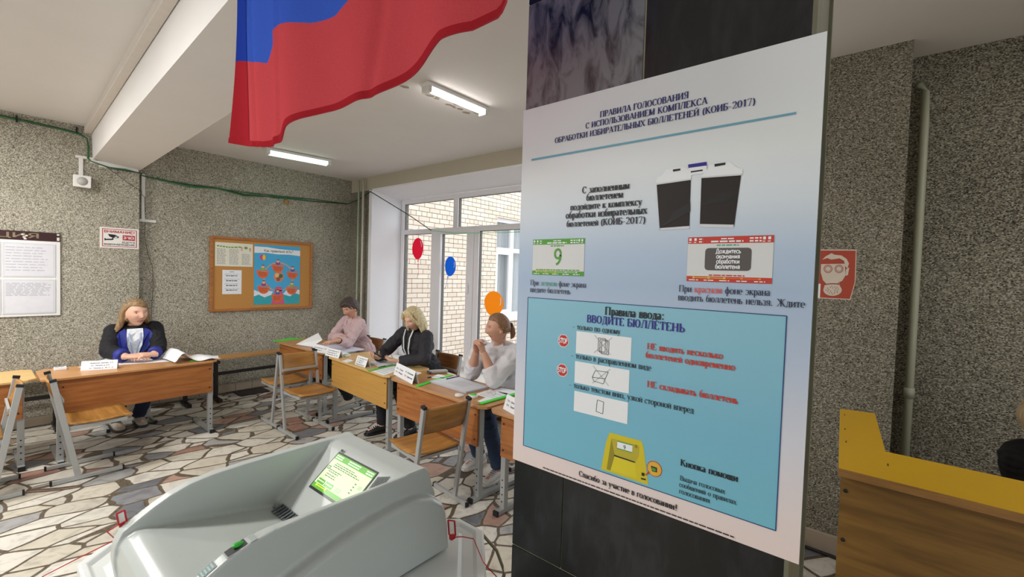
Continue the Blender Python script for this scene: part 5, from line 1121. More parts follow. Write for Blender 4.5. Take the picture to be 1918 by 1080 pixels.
def add_head(mb, c, R, s, k):
    nu, nv = 72, 60; vs = []
    for i in range(nv+1):
        for j in range(nu): vs.append(c+R @ (head_pt(math.pi*i/nv, 2*math.pi*j/nu, k)*s))
    fs = [(i*nu+j, i*nu+(j+1) % nu, (i+1)*nu+(j+1) % nu, (i+1)*nu+j) for i in range(nv) for j in range(nu)]
    mb.add(vs, fs, 0, True)
    for sx in (-1, 1):
        e = c+R @ (Vector((sx*.072*k.get('w', 1.0), -.008, -.006))*s)
        mb.ball(e, (.009*s, .018*s, .030*s), 0, 12, 8, R @ Matrix.Rotation(sx*.35, 3, 'Z') @ Matrix.Rotation(-.2, 3, 'X'))
        mb.ball(e+R @ Vector((sx*.004, .004, -.026))*s, (.007*s, .010*s, .011*s), 0, 8, 6, R)
def hair_shell(mb, c, R, s, k, cover):
    """cover(d) -> thickness in metres (negative hides under the skin)"""
    nu, nv = 72, 48; vs = []
    for i in range(nv+1):
        for j in range(nu):
            th, ph = math.pi*i/nv, 2*math.pi*j/nu; p = head_pt(th, ph, k); d = p.normalized(); t = cover(d)
            t += 0
            vs.append(c+R @ ((p+d*t)*s))
    mb.add(vs, [(i*nu+j, i*nu+(j+1) % nu, (i+1)*nu+(j+1) % nu, (i+1)*nu+j) for i in range(nv) for j in range(nu)], 0, True)
def finger(mb, base, d, palm, lens, curl, r):
    ax = d.cross(palm).normalized(); pts = [base]; p = Vector(base); a = 0
    for l, c in zip(lens, curl):
        a += c; q = Matrix.Rotation(a, 3, ax) @ d; p = p+q*l; pts.append(p)
    mb.tube(pts, [r, r*.97, r*.88, r*.68][:len(pts)], 8)
    mb.ball(pts[-1], r*.72, 0, 8, 6)
    return pts[-1]
def hand(mb, wrist, fwd, palm, side, curls=((.3, .4, .3),)*4, s=1.0, thumb=(.5, .7, .3), spread=.06, tcurl=(.1, .25, .25)):
    """palm: direction the palm faces; side: +1 when the thumb lies towards fwd x palm"""
    f = Vector(fwd).normalized(); n = Vector(palm); n = (n-f*n.dot(f)).normalized(); lat = f.cross(n)*side
    def ring(t, hw, ht, off=0):
        c = Vector(wrist)+f*t*s+lat*off*s; return [c+lat*(math.cos(a)*hw*s)+n*(math.sin(a)*ht*s) for a in [2*PI*i/14 for i in range(14)]]
    mb.loft([ring(-.03, .025, .021), ring(0, .026, .019), ring(.03, .034, .017), ring(.06, .040, .015), ring(.088, .039, .012), ring(.094, .034, .009)])
    mb.ball(Vector(wrist)+f*.035*s+lat*.022*s+n*.008*s, (.020*s, .030*s, .016*s), 0, 10, 8, Matrix((lat, f, n)).transposed())
    for i, (o, ln) in enumerate(((.029, .072), (.0095, .080), (-.0105, .074), (-.029, .058))):
        b = Vector(wrist)+f*(.086-.004*abs(i-1))*s+lat*o*s; d = (f+lat*(1.2-i)*spread).normalized()
        finger(mb, b, d, n, [ln*.46*s, ln*.30*s, ln*.24*s], curls[i % len(curls)], (.0088 if i < 3 else .0076)*s)
    d = (f*thumb[0]+lat*thumb[1]+n*thumb[2]).normalized()
    finger(mb, Vector(wrist)+f*.028*s+lat*.026*s+n*.004*s, d, (n-lat*.6+f*.2).normalized(), [.036*s, .030*s, .024*s], tcurl, .0100*s)
def ering(c, rv, fv, hw, hd, n=22, p=2.4):
    o = []
    for i in range(n):
        a = 2*PI*i/n; ca, sa = math.cos(a), math.sin(a)
        o.append(c+rv*(hw*math.copysign(abs(ca)**(2/p), ca))+fv*(hd*math.copysign(abs(sa)**(2/p), sa)))
    return o
def lerp(a, b, t): return Vector(a)*(1-t)+Vector(b)*t
def limb(mb, a, b, c, r, infl=0.0, mid=True):
    """upper joint, middle joint, end joint; r = five radii"""
    a, b, c = Vector(a), Vector(b), Vector(c); pts = []; rr = []
    seq = [(a, r[0]), (lerp(a, b, .35), r[0]*.55+r[1]*.45), (lerp(a, b, .8), r[1]), (lerp(lerp(a, b, .94), lerp(b, c, .06), .5), r[2]*1.0), (lerp(b, c, .12), r[2]), (lerp(b, c, .4), r[3]), (c, r[4])]
    for p, q in seq: pts.append(p); rr.append(q+infl)
    mb.tube(pts, rr, 14); mb.ball(a, r[0]+infl, 0, 14, 9); mb.ball(b, r[2]*1.02+infl, 0, 14, 9)
def person(S):
    P_ = S; root_loc = Vector((P_['hip'].x, P_['hip'].y, 0))
    shl, shr, hip, nb = P_['shl'], P_['shr'], P_['hip'], P_['neck']
    rv = (shr-shl); rv.z *= .5; rv.normalize(); spine = (nb-hip).normalized(); fv = (spine.cross(rv)*-1).normalized() if (spine.cross(rv)*-1).dot(P_['fwd']) > 0 else spine.cross(rv).normalized()
    hrv = Vector((P_['fwd'].y, -P_['fwd'].x, 0)).normalized(); sw = (shr-shl).length/2; k = P_.get('k', {}); s = P_.get('hs', 1.0)
    R = axes(P_['hf'], P_.get('roll', 0)); hc = P_['head']; B = P_.get('build', 1.0)
    belly = hip+(nb-hip)*.35+fv*.015; chest = hip+(nb-hip)*.70+fv*.012; top = hip+(nb-hip)*.90
    def torso(mb, i=0.0, low=True):
        rings = [ering(hip-spine*.10, hrv, fv, .13*B+i, .09*B+i), ering(hip-spine*.02, hrv, fv, .172*B+i, .125*B+i), ering(hip+spine*.09, hrv, fv, .168*B+i, .122*B+i), ering(belly, lerp(hrv, rv, .4).normalized(), fv, .150*B+i, .112*B+i),
                 ering(chest-spine*.06, rv, fv, .158*B+i, .118*B+i), ering(chest, rv, fv, sw*.90+i, .115*B+i), ering(top-spine*.02, rv, fv, sw*.94+i, .082*B+i), ering(top+spine*.035, rv, fv, sw*.62+i, .060*B+i), ering(nb+spine*.005, rv, fv, .070+i*.6, .058+i*.6)]
        mb.loft(rings)
    ar = [r*P_.get('arm', 1.0) for r in (.050, .046, .041, .040, .027)]; lg = [.082*B, .072*B, .056, .050, .034]
    body = MB(); torso(body)
    body.tube([nb-spine*.05, nb+spine*.01, lerp(nb, hc, .5)-R.col[1]*.004, hc-R.col[2]*.05*s-R.col[1]*.016*s], [.060, .052, .050*s, .050*s], 16)
    add_head(body, hc, R, s, k)
    for a, b, c in P_['arms']: limb(body, a, b, c, ar)
    for a in P_['hands']: hand(body, **a)
    hips = [hip-hrv*.088-spine*.02, hip+hrv*.088-spine*.02]
    for h, (kn, an, toe) in zip(hips, P_['legs']):
        limb(body, h, kn, an, lg); body.tube([an, an+Vector((toe.x*.05, toe.y*.05, -.04)), an+Vector((toe.x*.15, toe.y*.15, -.05))], [.036, .034, .022], 12)
    rt = bpy.data.objects.new('person_base', None)
    ob = remeshed(body, 'person', [P_['skin'], P_['lip']], .0048, None, smooth=2, world=False, factor=.45)
    inv = R.transposed(); me = ob.data
    for p in me.polygons:
        q = inv @ (p.center-hc)/s
        if q.y > .06 and abs(q.z+.061) < .0095*(1-.55*(q.x/.024)**2) and abs(q.x) < .024: p.material_index = 1
    tag(ob, P_['label'], 'person')
    # eyes, brows
    for sx in (-1, 1):
        e = Vector((sx*.031*k.get('w', 1), .0, .012)); q = head_pt(math.acos(max(-1, min(1, .012/.112))), math.atan2(sx*.031/.074, .085/.094), k)
        base = Vector((sx*.031*k.get('w', 1), q.y-.0015, .011))
        op = P_.get('eye', 1.0)
        m = MB(); m.ball(hc+R @ (base*s), (.0125*s, .0055*s, .0052*op*s), 0, 12, 7, R); m.ball(hc+R @ ((base+Vector((P_.get('gaze', 0), .0030, -.0003)))*s), (.0052*s, .0035*s, .0050*op*s), 1, 10, 6, R)
        m.build('eye', [P_['eyewhite'], P_['iris']], ob)
        m = MB(); m.tube([hc+R @ ((base+Vector((a*.0135, .0035-.004*a*a, .0052*op-.003*a*a)))*s) for a in (-1, -.5, 0, .5, 1)], .0014*s, 6); m.build('eyelash', P_['browmat'], ob)
        m = MB(); m.tube([hc+R @ (Vector((sx*(.031+.016*a)*k.get('w', 1), q.y+.0065-.005*a*a-(.004 if a > .5 else 0), .0255+.002*(1-a*a)))*s) for a in (-1, -.5, 0, .5, 1)], [.0015*s, .0022*s, .0022*s, .0018*s, .0010*s], 6); m.build('eyebrow', P_['browmat'], ob)
    # clothes
    t = MB(); torso(t, P_.get('loose', .014))
    for i, (a, b, c) in enumerate(P_['arms']):
        e = lerp(b, c, P_.get('sleeve', (.93, .93))[i]); limb(t, a, b, e, ar[:4]+[ar[4]+.006], P_.get('loose', .014))
    for e in P_.get('top_extra', []): e(t)
    remeshed(t, P_['topname'], P_['topmat'], .0075, ob, smooth=3, wrinkle=P_.get('wrinkle', (.006, 13)))
    t = MB()
    t.loft([ering(hip-spine*.105, hrv, fv, .14*B, .10*B), ering(hip-spine*.02, hrv, fv, .182*B, .135*B), ering(hip+spine*.07, hrv, fv, .176*B, .130*B)])
    for h, (kn, an, toe) in zip(hips, P_['legs']): limb(t, h, kn, an+Vector((0, 0, .01)), lg[:4]+[.046], .010)
    remeshed(t, 'trousers', P_['legmat'], .009, ob, smooth=3, wrinkle=(.005, 14))
    for kn, an, toe in P_['legs']:
        t = MB(); d = Vector((toe.x, toe.y, 0)).normalized(); sd = Vector((-d.y, d.x, 0)); a = Vector((an.x, an.y, 0))
        def fr_(u, hw, z0, z1): return [a+d*u+sd*(hw*math.cos(q))+EZ*((z0+z1)/2+(z1-z0)/2*math.sin(q)) for q in [2*PI*i/14 for i in range(14)]]
        t.loft([fr_(-.075, .022, .012, .075), fr_(-.06, .034, .008, .095), fr_(-.01, .040, .008, .105), fr_(.05, .043, .008, .085), fr_(.11, .047, .008, .066), fr_(.155, .040, .008, .052), fr_(.178, .020, .010, .038)])
        sh = t.build('shoe', P_['shoemat'], ob); md = sh.modifiers.new('s', 'SUBSURF'); md.levels = md.render_levels = 1
        t = MB(); out = [(-.085, .018), (-.07, .038), (0, .041), (.07, .046), (.12, .049), (.165, .040), (.188, .016)]
        pts = [a+d*u+sd*w+EZ*.001 for u, w in out]+[a+d*u-sd*w+EZ*.001 for u, w in reversed(out)]; t.prism(pts, (0, 0, .024)); so = t.build('sole', P_['solemat'], None, bevel=.004, recalc=True); so.data.transform(root_inv(sh)); so.parent = sh
        if P_.get('laces'):
            t = MB()
            for i in range(5): c = a+d*(.045+.018*i)+EZ*(.092-.009*i); t.bar(c-sd*.022, c+sd*.022+d*.008, .005, .005)
            la = t.build('laces', P_['laces'], None); la.data.transform(root_inv(sh)); la.parent = sh
    # hair
    t = MB(); hair_shell(t, hc, R, s, k, P_['cover'])
    for path, rad, fl in P_.get('locks', []): t.tube([hc+R @ (Vector(p)*s) for p in path], [r*s for r in rad], 10, ref=tuple(R.col[1]), flat=fl)
    remeshed(t, 'hair', P_['hairmat'], .0042, ob, smooth=2)
    return ob, R, hc, fv, rv, spine
LIP = plain('lip', '#bf7d70', .45, var=.03); EYEW = plain('eye_white', '#d9d2cc', .3); IRIS = plain('dark_iris', '#3a2c22', .2)
def xf(fn): return fn
V = Vector
# --- 1: woman in the black and blue jacket
h1 = hit(254.5, 586, 1, 5.62)
sL, sR = hit(212, 621, 1, 5.70), hit(289, 614, 1, 5.66)
wL, wR = V((.925, 5.335, .774)), V((1.120, 5.32, .774))
eL, eR = hit(202, 661, 1, 5.54), hit(298, 653, 1, 5.50); eL.z = max(eL.z, .81); eR.z = max(eR.z, .81)
def cover1(d):
    line = .50+.18*sm(-.4, .5, d.x)                    # swept back from the forehead, parted to one side
    if d.y > .10: q = d.z-(line-.35*sm(.45, .10, d.y)); return -.012+.018*sm(-.02, .04, q)+.014*sm(.02, .35, q)
    return .016 if d.z > -.72 else -.01
locks1 = []
for i in range(19):
    a = math.radians(98+164*i/18); sx, cy = math.sin(a), math.cos(a); o = .010*math.sin(i*1.7); fl = .018*abs(sx)
    locks1.append(([(sx*.058, cy*.07+.004, .088), (sx*.084, cy*.098, .02), (sx*.092, cy*.100-.004, -.05), (sx*(.098+o*.6)+fl*sx*.6, cy*.095-.008, -.105), (sx*(.104+o)+fl*sx*1.6, cy*.088-.010, -.142-.010*math.cos(i*2.3))], [.020, .024, .025, .022, .008], .8))
person1, R, hc, fv, rv, spn = person(dict(label='fair haired woman in a black jacket with blue lapels, hands clasped on the desk', head=h1, hf=(.27, -.955, -.03), roll=-.03, hs=1.13, fwd=V((.05, -1, 0)), hip=V((1.045, 5.80, .575)), neck=lerp(sL, sR, .5)+V((.0, -.005, .055)), shl=sL, shr=sR, build=1.10, arm=1.10,
    arms=[(sL, eL, wL), (sR, eR, wR)], hands=[dict(wrist=wL, fwd=(.9, -.30, .06), palm=(.15, .25, -.9), side=1, curls=((.25, .45, .3), (.3, .5, .3), (.35, .5, .35), (.4, .5, .4)), s=1.12), dict(wrist=wR, fwd=(-.92, -.20, .12), palm=(-.2, .2, -.9), side=-1, curls=((.35, .5, .4), (.4, .55, .4), (.4, .6, .4), (.45, .6, .4)), s=1.12)],
    legs=[(V((.93, 5.40, .565)), V((.915, 5.76, .085)), V((.1, -1, 0))), (V((1.16, 5.40, .565)), V((1.10, 5.79, .085)), V((.05, -1, 0)))], skin=MSKIN, lip=LIP, eyewhite=EYEW, iris=IRIS, browmat=plain('brown_brow', '#7a5a40', .7), eye=.85, gaze=.003, k=dict(w=1.04, jaw=.10),
    topname='jacket', topmat=plain('black_wool', '#0e0e14', .85, var=.2), legmat=plain('dark_blue_denim', '#1f2a45', .85, var=.15), shoemat=plain('beige_shoe', '#a79f92', .6), solemat=plain('dark_sole', '#3c3834', .7), sleeve=(.80, .80), loose=.017, cover=cover1, locks=locks1, hairmat=hair_mat('fair_brown_hair', '#a98a60', '#5d4530')))
MBLUE = plain('royal_blue_lining', '#1f2a86', .6, var=.1)
cb = lambda u, w, o=0.0: hc  # kept simple: points on the chest measured along neck-to-hip
nb1 = lerp(sL, sR, .5)+V((0, 0, .05)); down = (V((1.045, 5.80, .575))-nb1).normalized()
def chest(u, w, off): return nb1+down*u+rv*w+fv*off
for s_ in (-1, 1):
    m = MB(); pts = [(.0, .075, .075), (.02, .115, .105), (.075, .150, .148), (.115, .125, .168), (.125, .150, .160), (.19, .090, .178), (.27, .025, .183), (.20, .048, .186), (.10, .062, .172), (.03, .058, .115)]
    a = [chest(u, s_*w, o+.004) for u, w, o in pts]; m.prism(a, fv*.008); m.build('lapel', MBLUE, person1, recalc=True)
m = MB(); pts = [(.0, -.06, .10), (.0, .06, .10), (.06, .062, .160), (.14, .055, .185), (.26, .022, .193), (.26, -.022, .193), (.14, -.055, .185), (.06, -.062, .160)]
a = [chest(u, w, o) for u, w, o in pts]; m.prism(a, fv*.004); m.build('blouse', plain('white_patterned_blouse', '#d8dde4', .7, var=.3, scale=45), person1, recalc=True)
m = MB()
for s_ in (-1, 1): m.bar(chest(.03, s_*.045, .140), chest(.10, s_*.036, .190), .012, .002, tuple(fv)); m.bar(chest(.10, s_*.036, .191), chest(.25, s_*.008, .201), .012, .002, tuple(fv))
m.build('lanyard', plain('pale_blue_lanyard', '#9fb0cf', .6, var=.2, scale=60), person1)
for e, w in ((eL, wL), (eR, wR)):
    m = MB(); d = (w-e).normalized(); p = lerp(e, w, .74); m.tube([p-d*.035, p-d*.03, p+d*.03, p+d*.034], [.052, .060, .058, .046], 18); m.build('cuff', MBLUE, person1)
# --- 2: woman in the pink shirt
h2 = hit(656.5, 576, 0, 2.93); n2 = hit(674, 604, 0, 3.03)
s2l = hit(680, 606, 0, 2.99); s2l = V((2.99, 4.80, s2l.z-.005)); s2r = V((3.00, 5.13, 1.0)); n2 = V((3.0, 4.975, 1.045))
e2l = hit(668, 650, 0, 2.80); e2l = V((2.80, 4.735, .785)); w2l = hit(633, 637, 0, 2.60); w2l.z = max(w2l.z, .80)
e2r = V((2.86, 5.20, .79)); w2r = w2l+V((.13, .12, .01))
def cover2(d):
    if d.z > .80: return .022
    if d.y > .30: return .020 if d.z > .52-.25*d.x*(1 if d.x > 0 else -.3) else -.02
    if d.y > -.05: return .014 if d.z > -.02 else -.015
    return .018 if d.z > -.62 else -.015
locks2 = [([(-.045, .062, .098), (-.02, .095, .085), (.02, .098, .070), (.052, .078, .040)], [.010, .016, .015, .006], .7), ([(.02, .05, .112), (.045, .075, .085), (.066, .060, .045), (.072, .045, .01)], [.012, .016, .013, .006], .7), ([(-.03, .04, .112), (-.055, .068, .08), (-.068, .056, .045), (-.071, .040, .01)], [.012, .016, .013, .006], .7)]
person2, R, hc, fv, rv, spn = person(dict(label='woman with short dark hair in a pink shirt reading papers at the corner desk', head=h2, hf=(-.86, -.10, -.42), hs=1.03, fwd=V((-1, 0, 0)), hip=V((3.15, 4.95, .575)), neck=n2, shl=s2r, shr=s2l, build=.94, arm=.98,
    arms=[(s2l, e2l, w2l), (s2r, e2r, w2r)], hands=[dict(wrist=w2l, fwd=(-.9, .28, -.12), palm=(-.1, .15, -1), side=-1, curls=((.1, .3, .25), (.15, .3, .25), (.2, .35, .3), (.25, .4, .3)), spread=.12), dict(wrist=w2r, fwd=(-.95, -.1, -.1), palm=(0, 0, -1), side=1)],
    legs=[(V((2.70, 5.06, .565)), V((2.98, 5.03, .085)), V((-1, .1, 0))), (V((2.70, 4.84, .565)), V((2.90, 4.86, .085)), V((-1, -.05, 0)))], skin=MSKIN2, lip=LIP, eyewhite=plain('lowered_lid', '#a87c66', .5), iris=MSKIN2, browmat=plain('dark_brow', '#3a2a22', .7), eye=.75, k=dict(),
    topname='shirt', topmat=plain('dusty_pink_cotton', '#c9aeb0', .85, var=.06, scale=8), legmat=plain('black_trousers', '#15151a', .85), shoemat=plain('cream_trainer', '#b9b0a2', .6), solemat=plain('white_sole', '#d8d4cc', .6), laces=MWHITE, sleeve=(.86, .9), loose=.012, cover=cover2, locks=locks2, hairmat=hair_mat('dark_brown_hair', '#54433f', '#221a1a'), wrinkle=(.009, 11)))
m = MB()
for s_ in (-1, 1):
    m.prism([n2+spn*.035+rv*s_*.05-fv*.03, n2+spn*.03+rv*s_*.055+fv*.03, n2-spn*.035+rv*s_*.07+fv*.085, n2-spn*.045+rv*s_*.015+fv*.095, n2+spn*.01+rv*s_*.02+fv*.062], rv*s_*.006)
m.build('collar', MATS['dusty_pink_cotton'], person2, recalc=True)
m = MB(); d = (w2l-e2l).normalized(); m.tube([w2l-d*.035, w2l-d*.015], .033, 16); m.build('wristwatch', MCAP, person2)
m = MB(); a = n2-spn*.16-rv*-.0; q = lerp(s2l, n2, .45)-spn*.17+fv*.125; m.bar(q-rv*.05, q+rv*.05, .004, .012, tuple(fv)); m.build('pocket_flap', plain('dusty_mauve_seam', '#8f7476', .8), person2)
# --- 3: blond woman with the phone
h3 = hit(775, 597, 0, 2.86)
s3l, s3r = V((2.93, 3.50, .985)), V((2.93, 3.87, .985)); n3 = V((2.93, 3.685, 1.03))
e3l, e3r = hit(795, 672, 0, 2.80), V((2.74, 3.95, .785)); e3l.z = max(.785, e3l.z)
w3l, w3r = hit(747, 676, 2, .765), V((2.575, 3.80, .785))
def cover3(d):
    if d.z > .74: return .020
    if d.y > .25: return -.012+.018*sm(.52, .62, d.z)+.014*sm(.58, .85, d.z)
    return .019 if d.z > -.70 else -.01
locks3 = []
for i in range(25):
    a = math.radians(74+212*i/24); sx, cy = math.sin(a), math.cos(a); o = .004*math.sin(i*1.9)
    locks3.append(([(sx*.045, cy*.06+.006, .100), (sx*.080, cy*.093+.004, .035), (sx*.091, cy*.100+.002, -.045), (sx*(.093+o), cy*.097, -.105), (sx*(.087+o), cy*.090+.004, -.140-.006*math.cos(i*1.9))], [.018, .021, .021, .019, .008], .75))
locks3.append(([(.0, .03, .118), (-.045, .07, .092), (-.074, .068, .035), (-.086, .045, -.03), (-.088, .03, -.09)], [.010, .016, .017, .016, .007], .7))
locks3.append(([(.0, .03, .118), (.045, .07, .092), (.074, .066, .035), (.086, .040, -.03), (.088, .03, -.09)], [.010, .016, .017, .016, .007], .7))
person3, R, hc, fv, rv, spn = person(dict(label='blond woman in black with a white lanyard looking down at a phone', head=h3, hf=(-.88, -.10, -.40), hs=1.04, fwd=V((-1, 0, 0)), hip=V((3.075, 3.66, .575)), neck=n3, shl=s3r, shr=s3l, build=1.0, arm=1.05,
    arms=[(s3l, e3l, w3l), (s3r, e3r, w3r)], hands=[dict(wrist=w3l, fwd=(-.72, .66, .0), palm=(.1, .5, .7), side=1, curls=((.35, .6, .5), (.4, .65, .5), (.5, .7, .5), (.55, .75, .5)), thumb=(.7, .2, .6)), dict(wrist=w3r, fwd=(-.85, -.28, .18), palm=(.1, -.4, .9), side=-1, curls=((.35, .5, .4),)*4, thumb=(.6, .3, .6))],
    legs=[(V((2.62, 3.80, .565)), V((2.665, 3.83, .085)), V((-1, .2, 0))), (V((2.64, 3.58, .565)), V((2.80, 3.56, .085)), V((-1, 0, 0)))], skin=MSKIN, lip=plain('rose_lip', '#a85a56', .45), eyewhite=plain('lowered_lid', '#a87c66', .5), iris=MATS['lowered_lid'], browmat=plain('brown_brow', '#7a5a40', .7), eye=.8,
    topname='blouse', topmat=plain('black_knit', '#26242a', .8, var=.25, scale=70), legmat=MATS['black_trousers'], shoemat=plain('black_trainer', '#18181b', .6), solemat=MCAP, laces=MWHITE, sleeve=(.93, .93), loose=.016, cover=cover3, locks=locks3, hairmat=hair_mat('platinum_blond_hair', '#e2d3a8', '#a08a60')))
m = MB()
for s_ in (-1, 1): m.bar(n3+rv*s_*.062+fv*.06+spn*.035, n3+rv*s_*.05+fv*.118-spn*.03, .018, .003, tuple(fv)); m.bar(n3+rv*s_*.05+fv*.118-spn*.03, n3+rv*s_*.038+fv*.160-spn*.13, .018, .003, tuple(fv)); m.bar(n3+rv*s_*.038+fv*.160-spn*.13, n3+rv*s_*.012+fv*.166-spn*.245, .018, .003, tuple(fv))
m.build('lanyard', plain('white_lanyard', '#d6d8dc', .6), person3)
m = MB(); m.tube([n3+spn*.0, n3+spn*.055-fv*.004], [.072, .060], 20); m.build('collar', MATS['black_knit'], person3)
t = thing('mobile_phone', 'black mobile phone held in both hands of the blond woman', 'phone', lerp(w3l, w3r, .5)); pc = hit(712.5, 667, 0, 2.53)
m = MB(); pd = V((-.55, .30, .42)).normalized(); sd = V((.42, .85, 0)).normalized(); m.bar(pc-pd*.070, pc+pd*.075, .072, .010, tuple(pd.cross(sd))); m.build('case', plain('black_phone', '#101114', .3), t, bevel=.003)
# --- 4: woman in the white shirt, hands clasped before her mouth
h4 = hit(933, 613.5, 0, 2.80)
s4l, s4r = V((2.89, 2.315, .985)), V((2.86, 2.68, .985)); n4 = V((2.90, 2.49, 1.04))
e4l, e4r = hit(925, 716, 0, 2.70), hit(884, 703, 0, 2.775); e4l.z = max(.79, e4l.z); e4r.z = max(.79, e4r.z)
w4l, w4r = hit(914, 662, 0, 2.66), hit(905, 661, 0, 2.66); w4l, w4r = V((2.655, 2.455, w4l.z)), V((2.66, 2.545, w4r.z))
def cover4(d):
    line = .02+.66*sm(-.12, .42, d.y)
    if d.y > -.12: return -.010+.015*sm(-.03, .05, d.z-line)+.007*sm(.0, .3, d.z-line)
    return .012 if d.z > -.50 else -.012
locks4 = [([(0, -.085, .005), (0, -.112, .002), (.004, -.122, -.03), (.008, -.118, -.075), (.006, -.105, -.105)], [.018, .022, .026, .021, .008], .9), ([(0, -.10, .004), (-.012, -.122, -.02), (-.018, -.125, -.06), (-.016, -.118, -.095)], [.012, .017, .015, .006], .9), ([(.070, .012, .02), (.082, -.01, -.004), (.072, -.05, -.012), (.03, -.092, .0)], [.008, .012, .012, .010], .7), ([(-.070, .012, .02), (-.082, -.01, -.004), (-.072, -.05, -.012), (-.03, -.092, .0)], [.008, .012, .012, .010], .7)]
person4, R, hc, fv, rv, spn = person(dict(label='woman with a brown ponytail in a white shirt resting clasped hands before her mouth', head=h4, hf=(-.80, .56, -.10), hs=1.03, fwd=V((-1, .05, 0)), hip=V((3.035, 2.46, .575)), neck=n4, shl=s4r, shr=s4l, build=1.0, arm=1.05,
    arms=[(s4l, e4l, w4l), (s4r, e4r, w4r)], hands=[dict(wrist=w4l, fwd=(-.15, .34, .90), palm=(-.1, .9, -.2), side=-1, curls=((.6, .8, .5), (.65, .85, .5), (.7, .9, .5), (.75, .9, .5)), thumb=(.7, .4, .4)), dict(wrist=w4r, fwd=(-.22, -.30, .92), palm=(-.1, -.9, -.2), side=1, curls=((.5, .75, .5), (.55, .8, .5), (.6, .85, .5), (.65, .9, .5)), thumb=(.7, .4, .4))],
    legs=[(V((2.60, 2.60, .565)), V((2.78, 2.595, .085)), V((-1, .0, 0))), (V((2.60, 2.36, .565)), V((2.70, 2.30, .085)), V((-1, -.1, 0)))], skin=MSKIN2, lip=LIP, eyewhite=EYEW, iris=IRIS, browmat=plain('brown_brow', '#7a5a40', .7), eye=.8, k=dict(w=.97, jaw=-.03),
    topname='shirt', topmat=plain('white_shirt_cotton', '#d3d2d6', .85, var=.04, scale=8), legmat=plain('mid_blue_denim', '#2d3f5c', .85, var=.15), shoemat=plain('white_trainer', '#d8d6d2', .5), solemat=plain('white_sole', '#d8d4cc', .6), laces=plain('grey_laces', '#8a8a8c', .7), sleeve=(.45, .42), loose=.026, cover=cover4, locks=locks4, hairmat=hair_mat('light_brown_hair', '#9b7350', '#5f4430'), wrinkle=(.008, 11)))
m = MB()
for s_ in (-1, 1): m.prism([n4+spn*.045+rv*s_*.05-fv*.03, n4+spn*.04+rv*s_*.056+fv*.03, n4-spn*.03+rv*s_*.075+fv*.09, n4-spn*.05+rv*s_*.015+fv*.105, n4+spn*.01+rv*s_*.02+fv*.07], rv*s_*.007)
m.build('collar', MATS['white_shirt_cotton'], person4, recalc=True)
m = MB(); m.tube([hc+R @ V((0, -.100, .012)), hc+R @ V((0, -.118, .004))], .024, 14); m.build('hair_tie', plain('dark_red_tie', '#4a2426', .8), person4)
# --- 5: person mostly outside the frame behind the counter
O5 = V((0, .024, .035))
def cover5(d): return .012 if (d.z > .25 or d.y < .1) else -.02
hood = hair_mat('beige_cap_knit', '#c2ab86', '#a08a68')
s5l, s5r = V((2.78, -.53, .905))+O5, V((2.70, -.88, .905))+O5
person5, R, hc, fv, rv, spn = person(dict(label='person in black with a plaid scarf, cut off at the right picture edge', head=V((2.74, -.585, 1.10))+O5, hf=(.35, -.9, -.3), hs=1.0, fwd=V((.2, -1, 0)), hip=V((2.78, -.68, .47)), neck=V((2.75, -.66, .965))+O5, shl=s5l, shr=s5r, build=1.0, arm=1.1,
    arms=[(s5l, V((2.86, -.58, .68)), V((2.80, -.85, .60))), (s5r, V((2.62, -.95, .68)), V((2.66, -1.15, .60)))], hands=[dict(wrist=V((2.80, -.85, .60)), fwd=(-.1, -1, 0), palm=(0, 0, -1), side=1), dict(wrist=V((2.66, -1.15, .60)), fwd=(0, -1, 0), palm=(0, 0, -1), side=-1)],
    legs=[(V((2.86, -1.08, .47)), V((2.86, -1.05, .085)), V((.1, -1, 0))), (V((2.66, -1.1, .47)), V((2.66, -1.08, .085)), V((0, -1, 0)))], skin=MSKIN, lip=LIP, eyewhite=EYEW, iris=IRIS, browmat=plain('dark_brow', '#3a2a22', .7),
    topname='jacket', topmat=plain('black_jacket_cloth', '#0b0b0d', .85), legmat=MATS['black_trousers'], shoemat=MATS['black_trainer'], solemat=MCAP, loose=.03, cover=cover5, locks=[], hairmat=hood))
m = MB(); m.tube([V((2.745, -.625, .955))+O5, V((2.742, -.615, 1.00))+O5, V((2.74, -.60, 1.04))+O5], [.100, .112, .095], 20)
m.build('plaid_scarf', plain('brown_plaid', '#4a3522', .85, var=.5, scale=55), person5)
t = thing('stool', 'low stool under the person behind the counter', 'stool', (2.78, -.68, 0)); m = MB(); m.lathe((2.78, -.68, 0), [(0, .275), (.19, .275), (.19, .305), (0, .305)]); m.build('seat', MPLYDARK, t)
for i in range(4): a = PI/4+i*PI/2; m = MB(); m.bar((2.78+.14*math.cos(a), -.68+.14*math.sin(a), 0), (2.78+.12*math.cos(a), -.68+.12*math.sin(a), .275), .03, .03); m.build('leg', MPLYDARK, t)
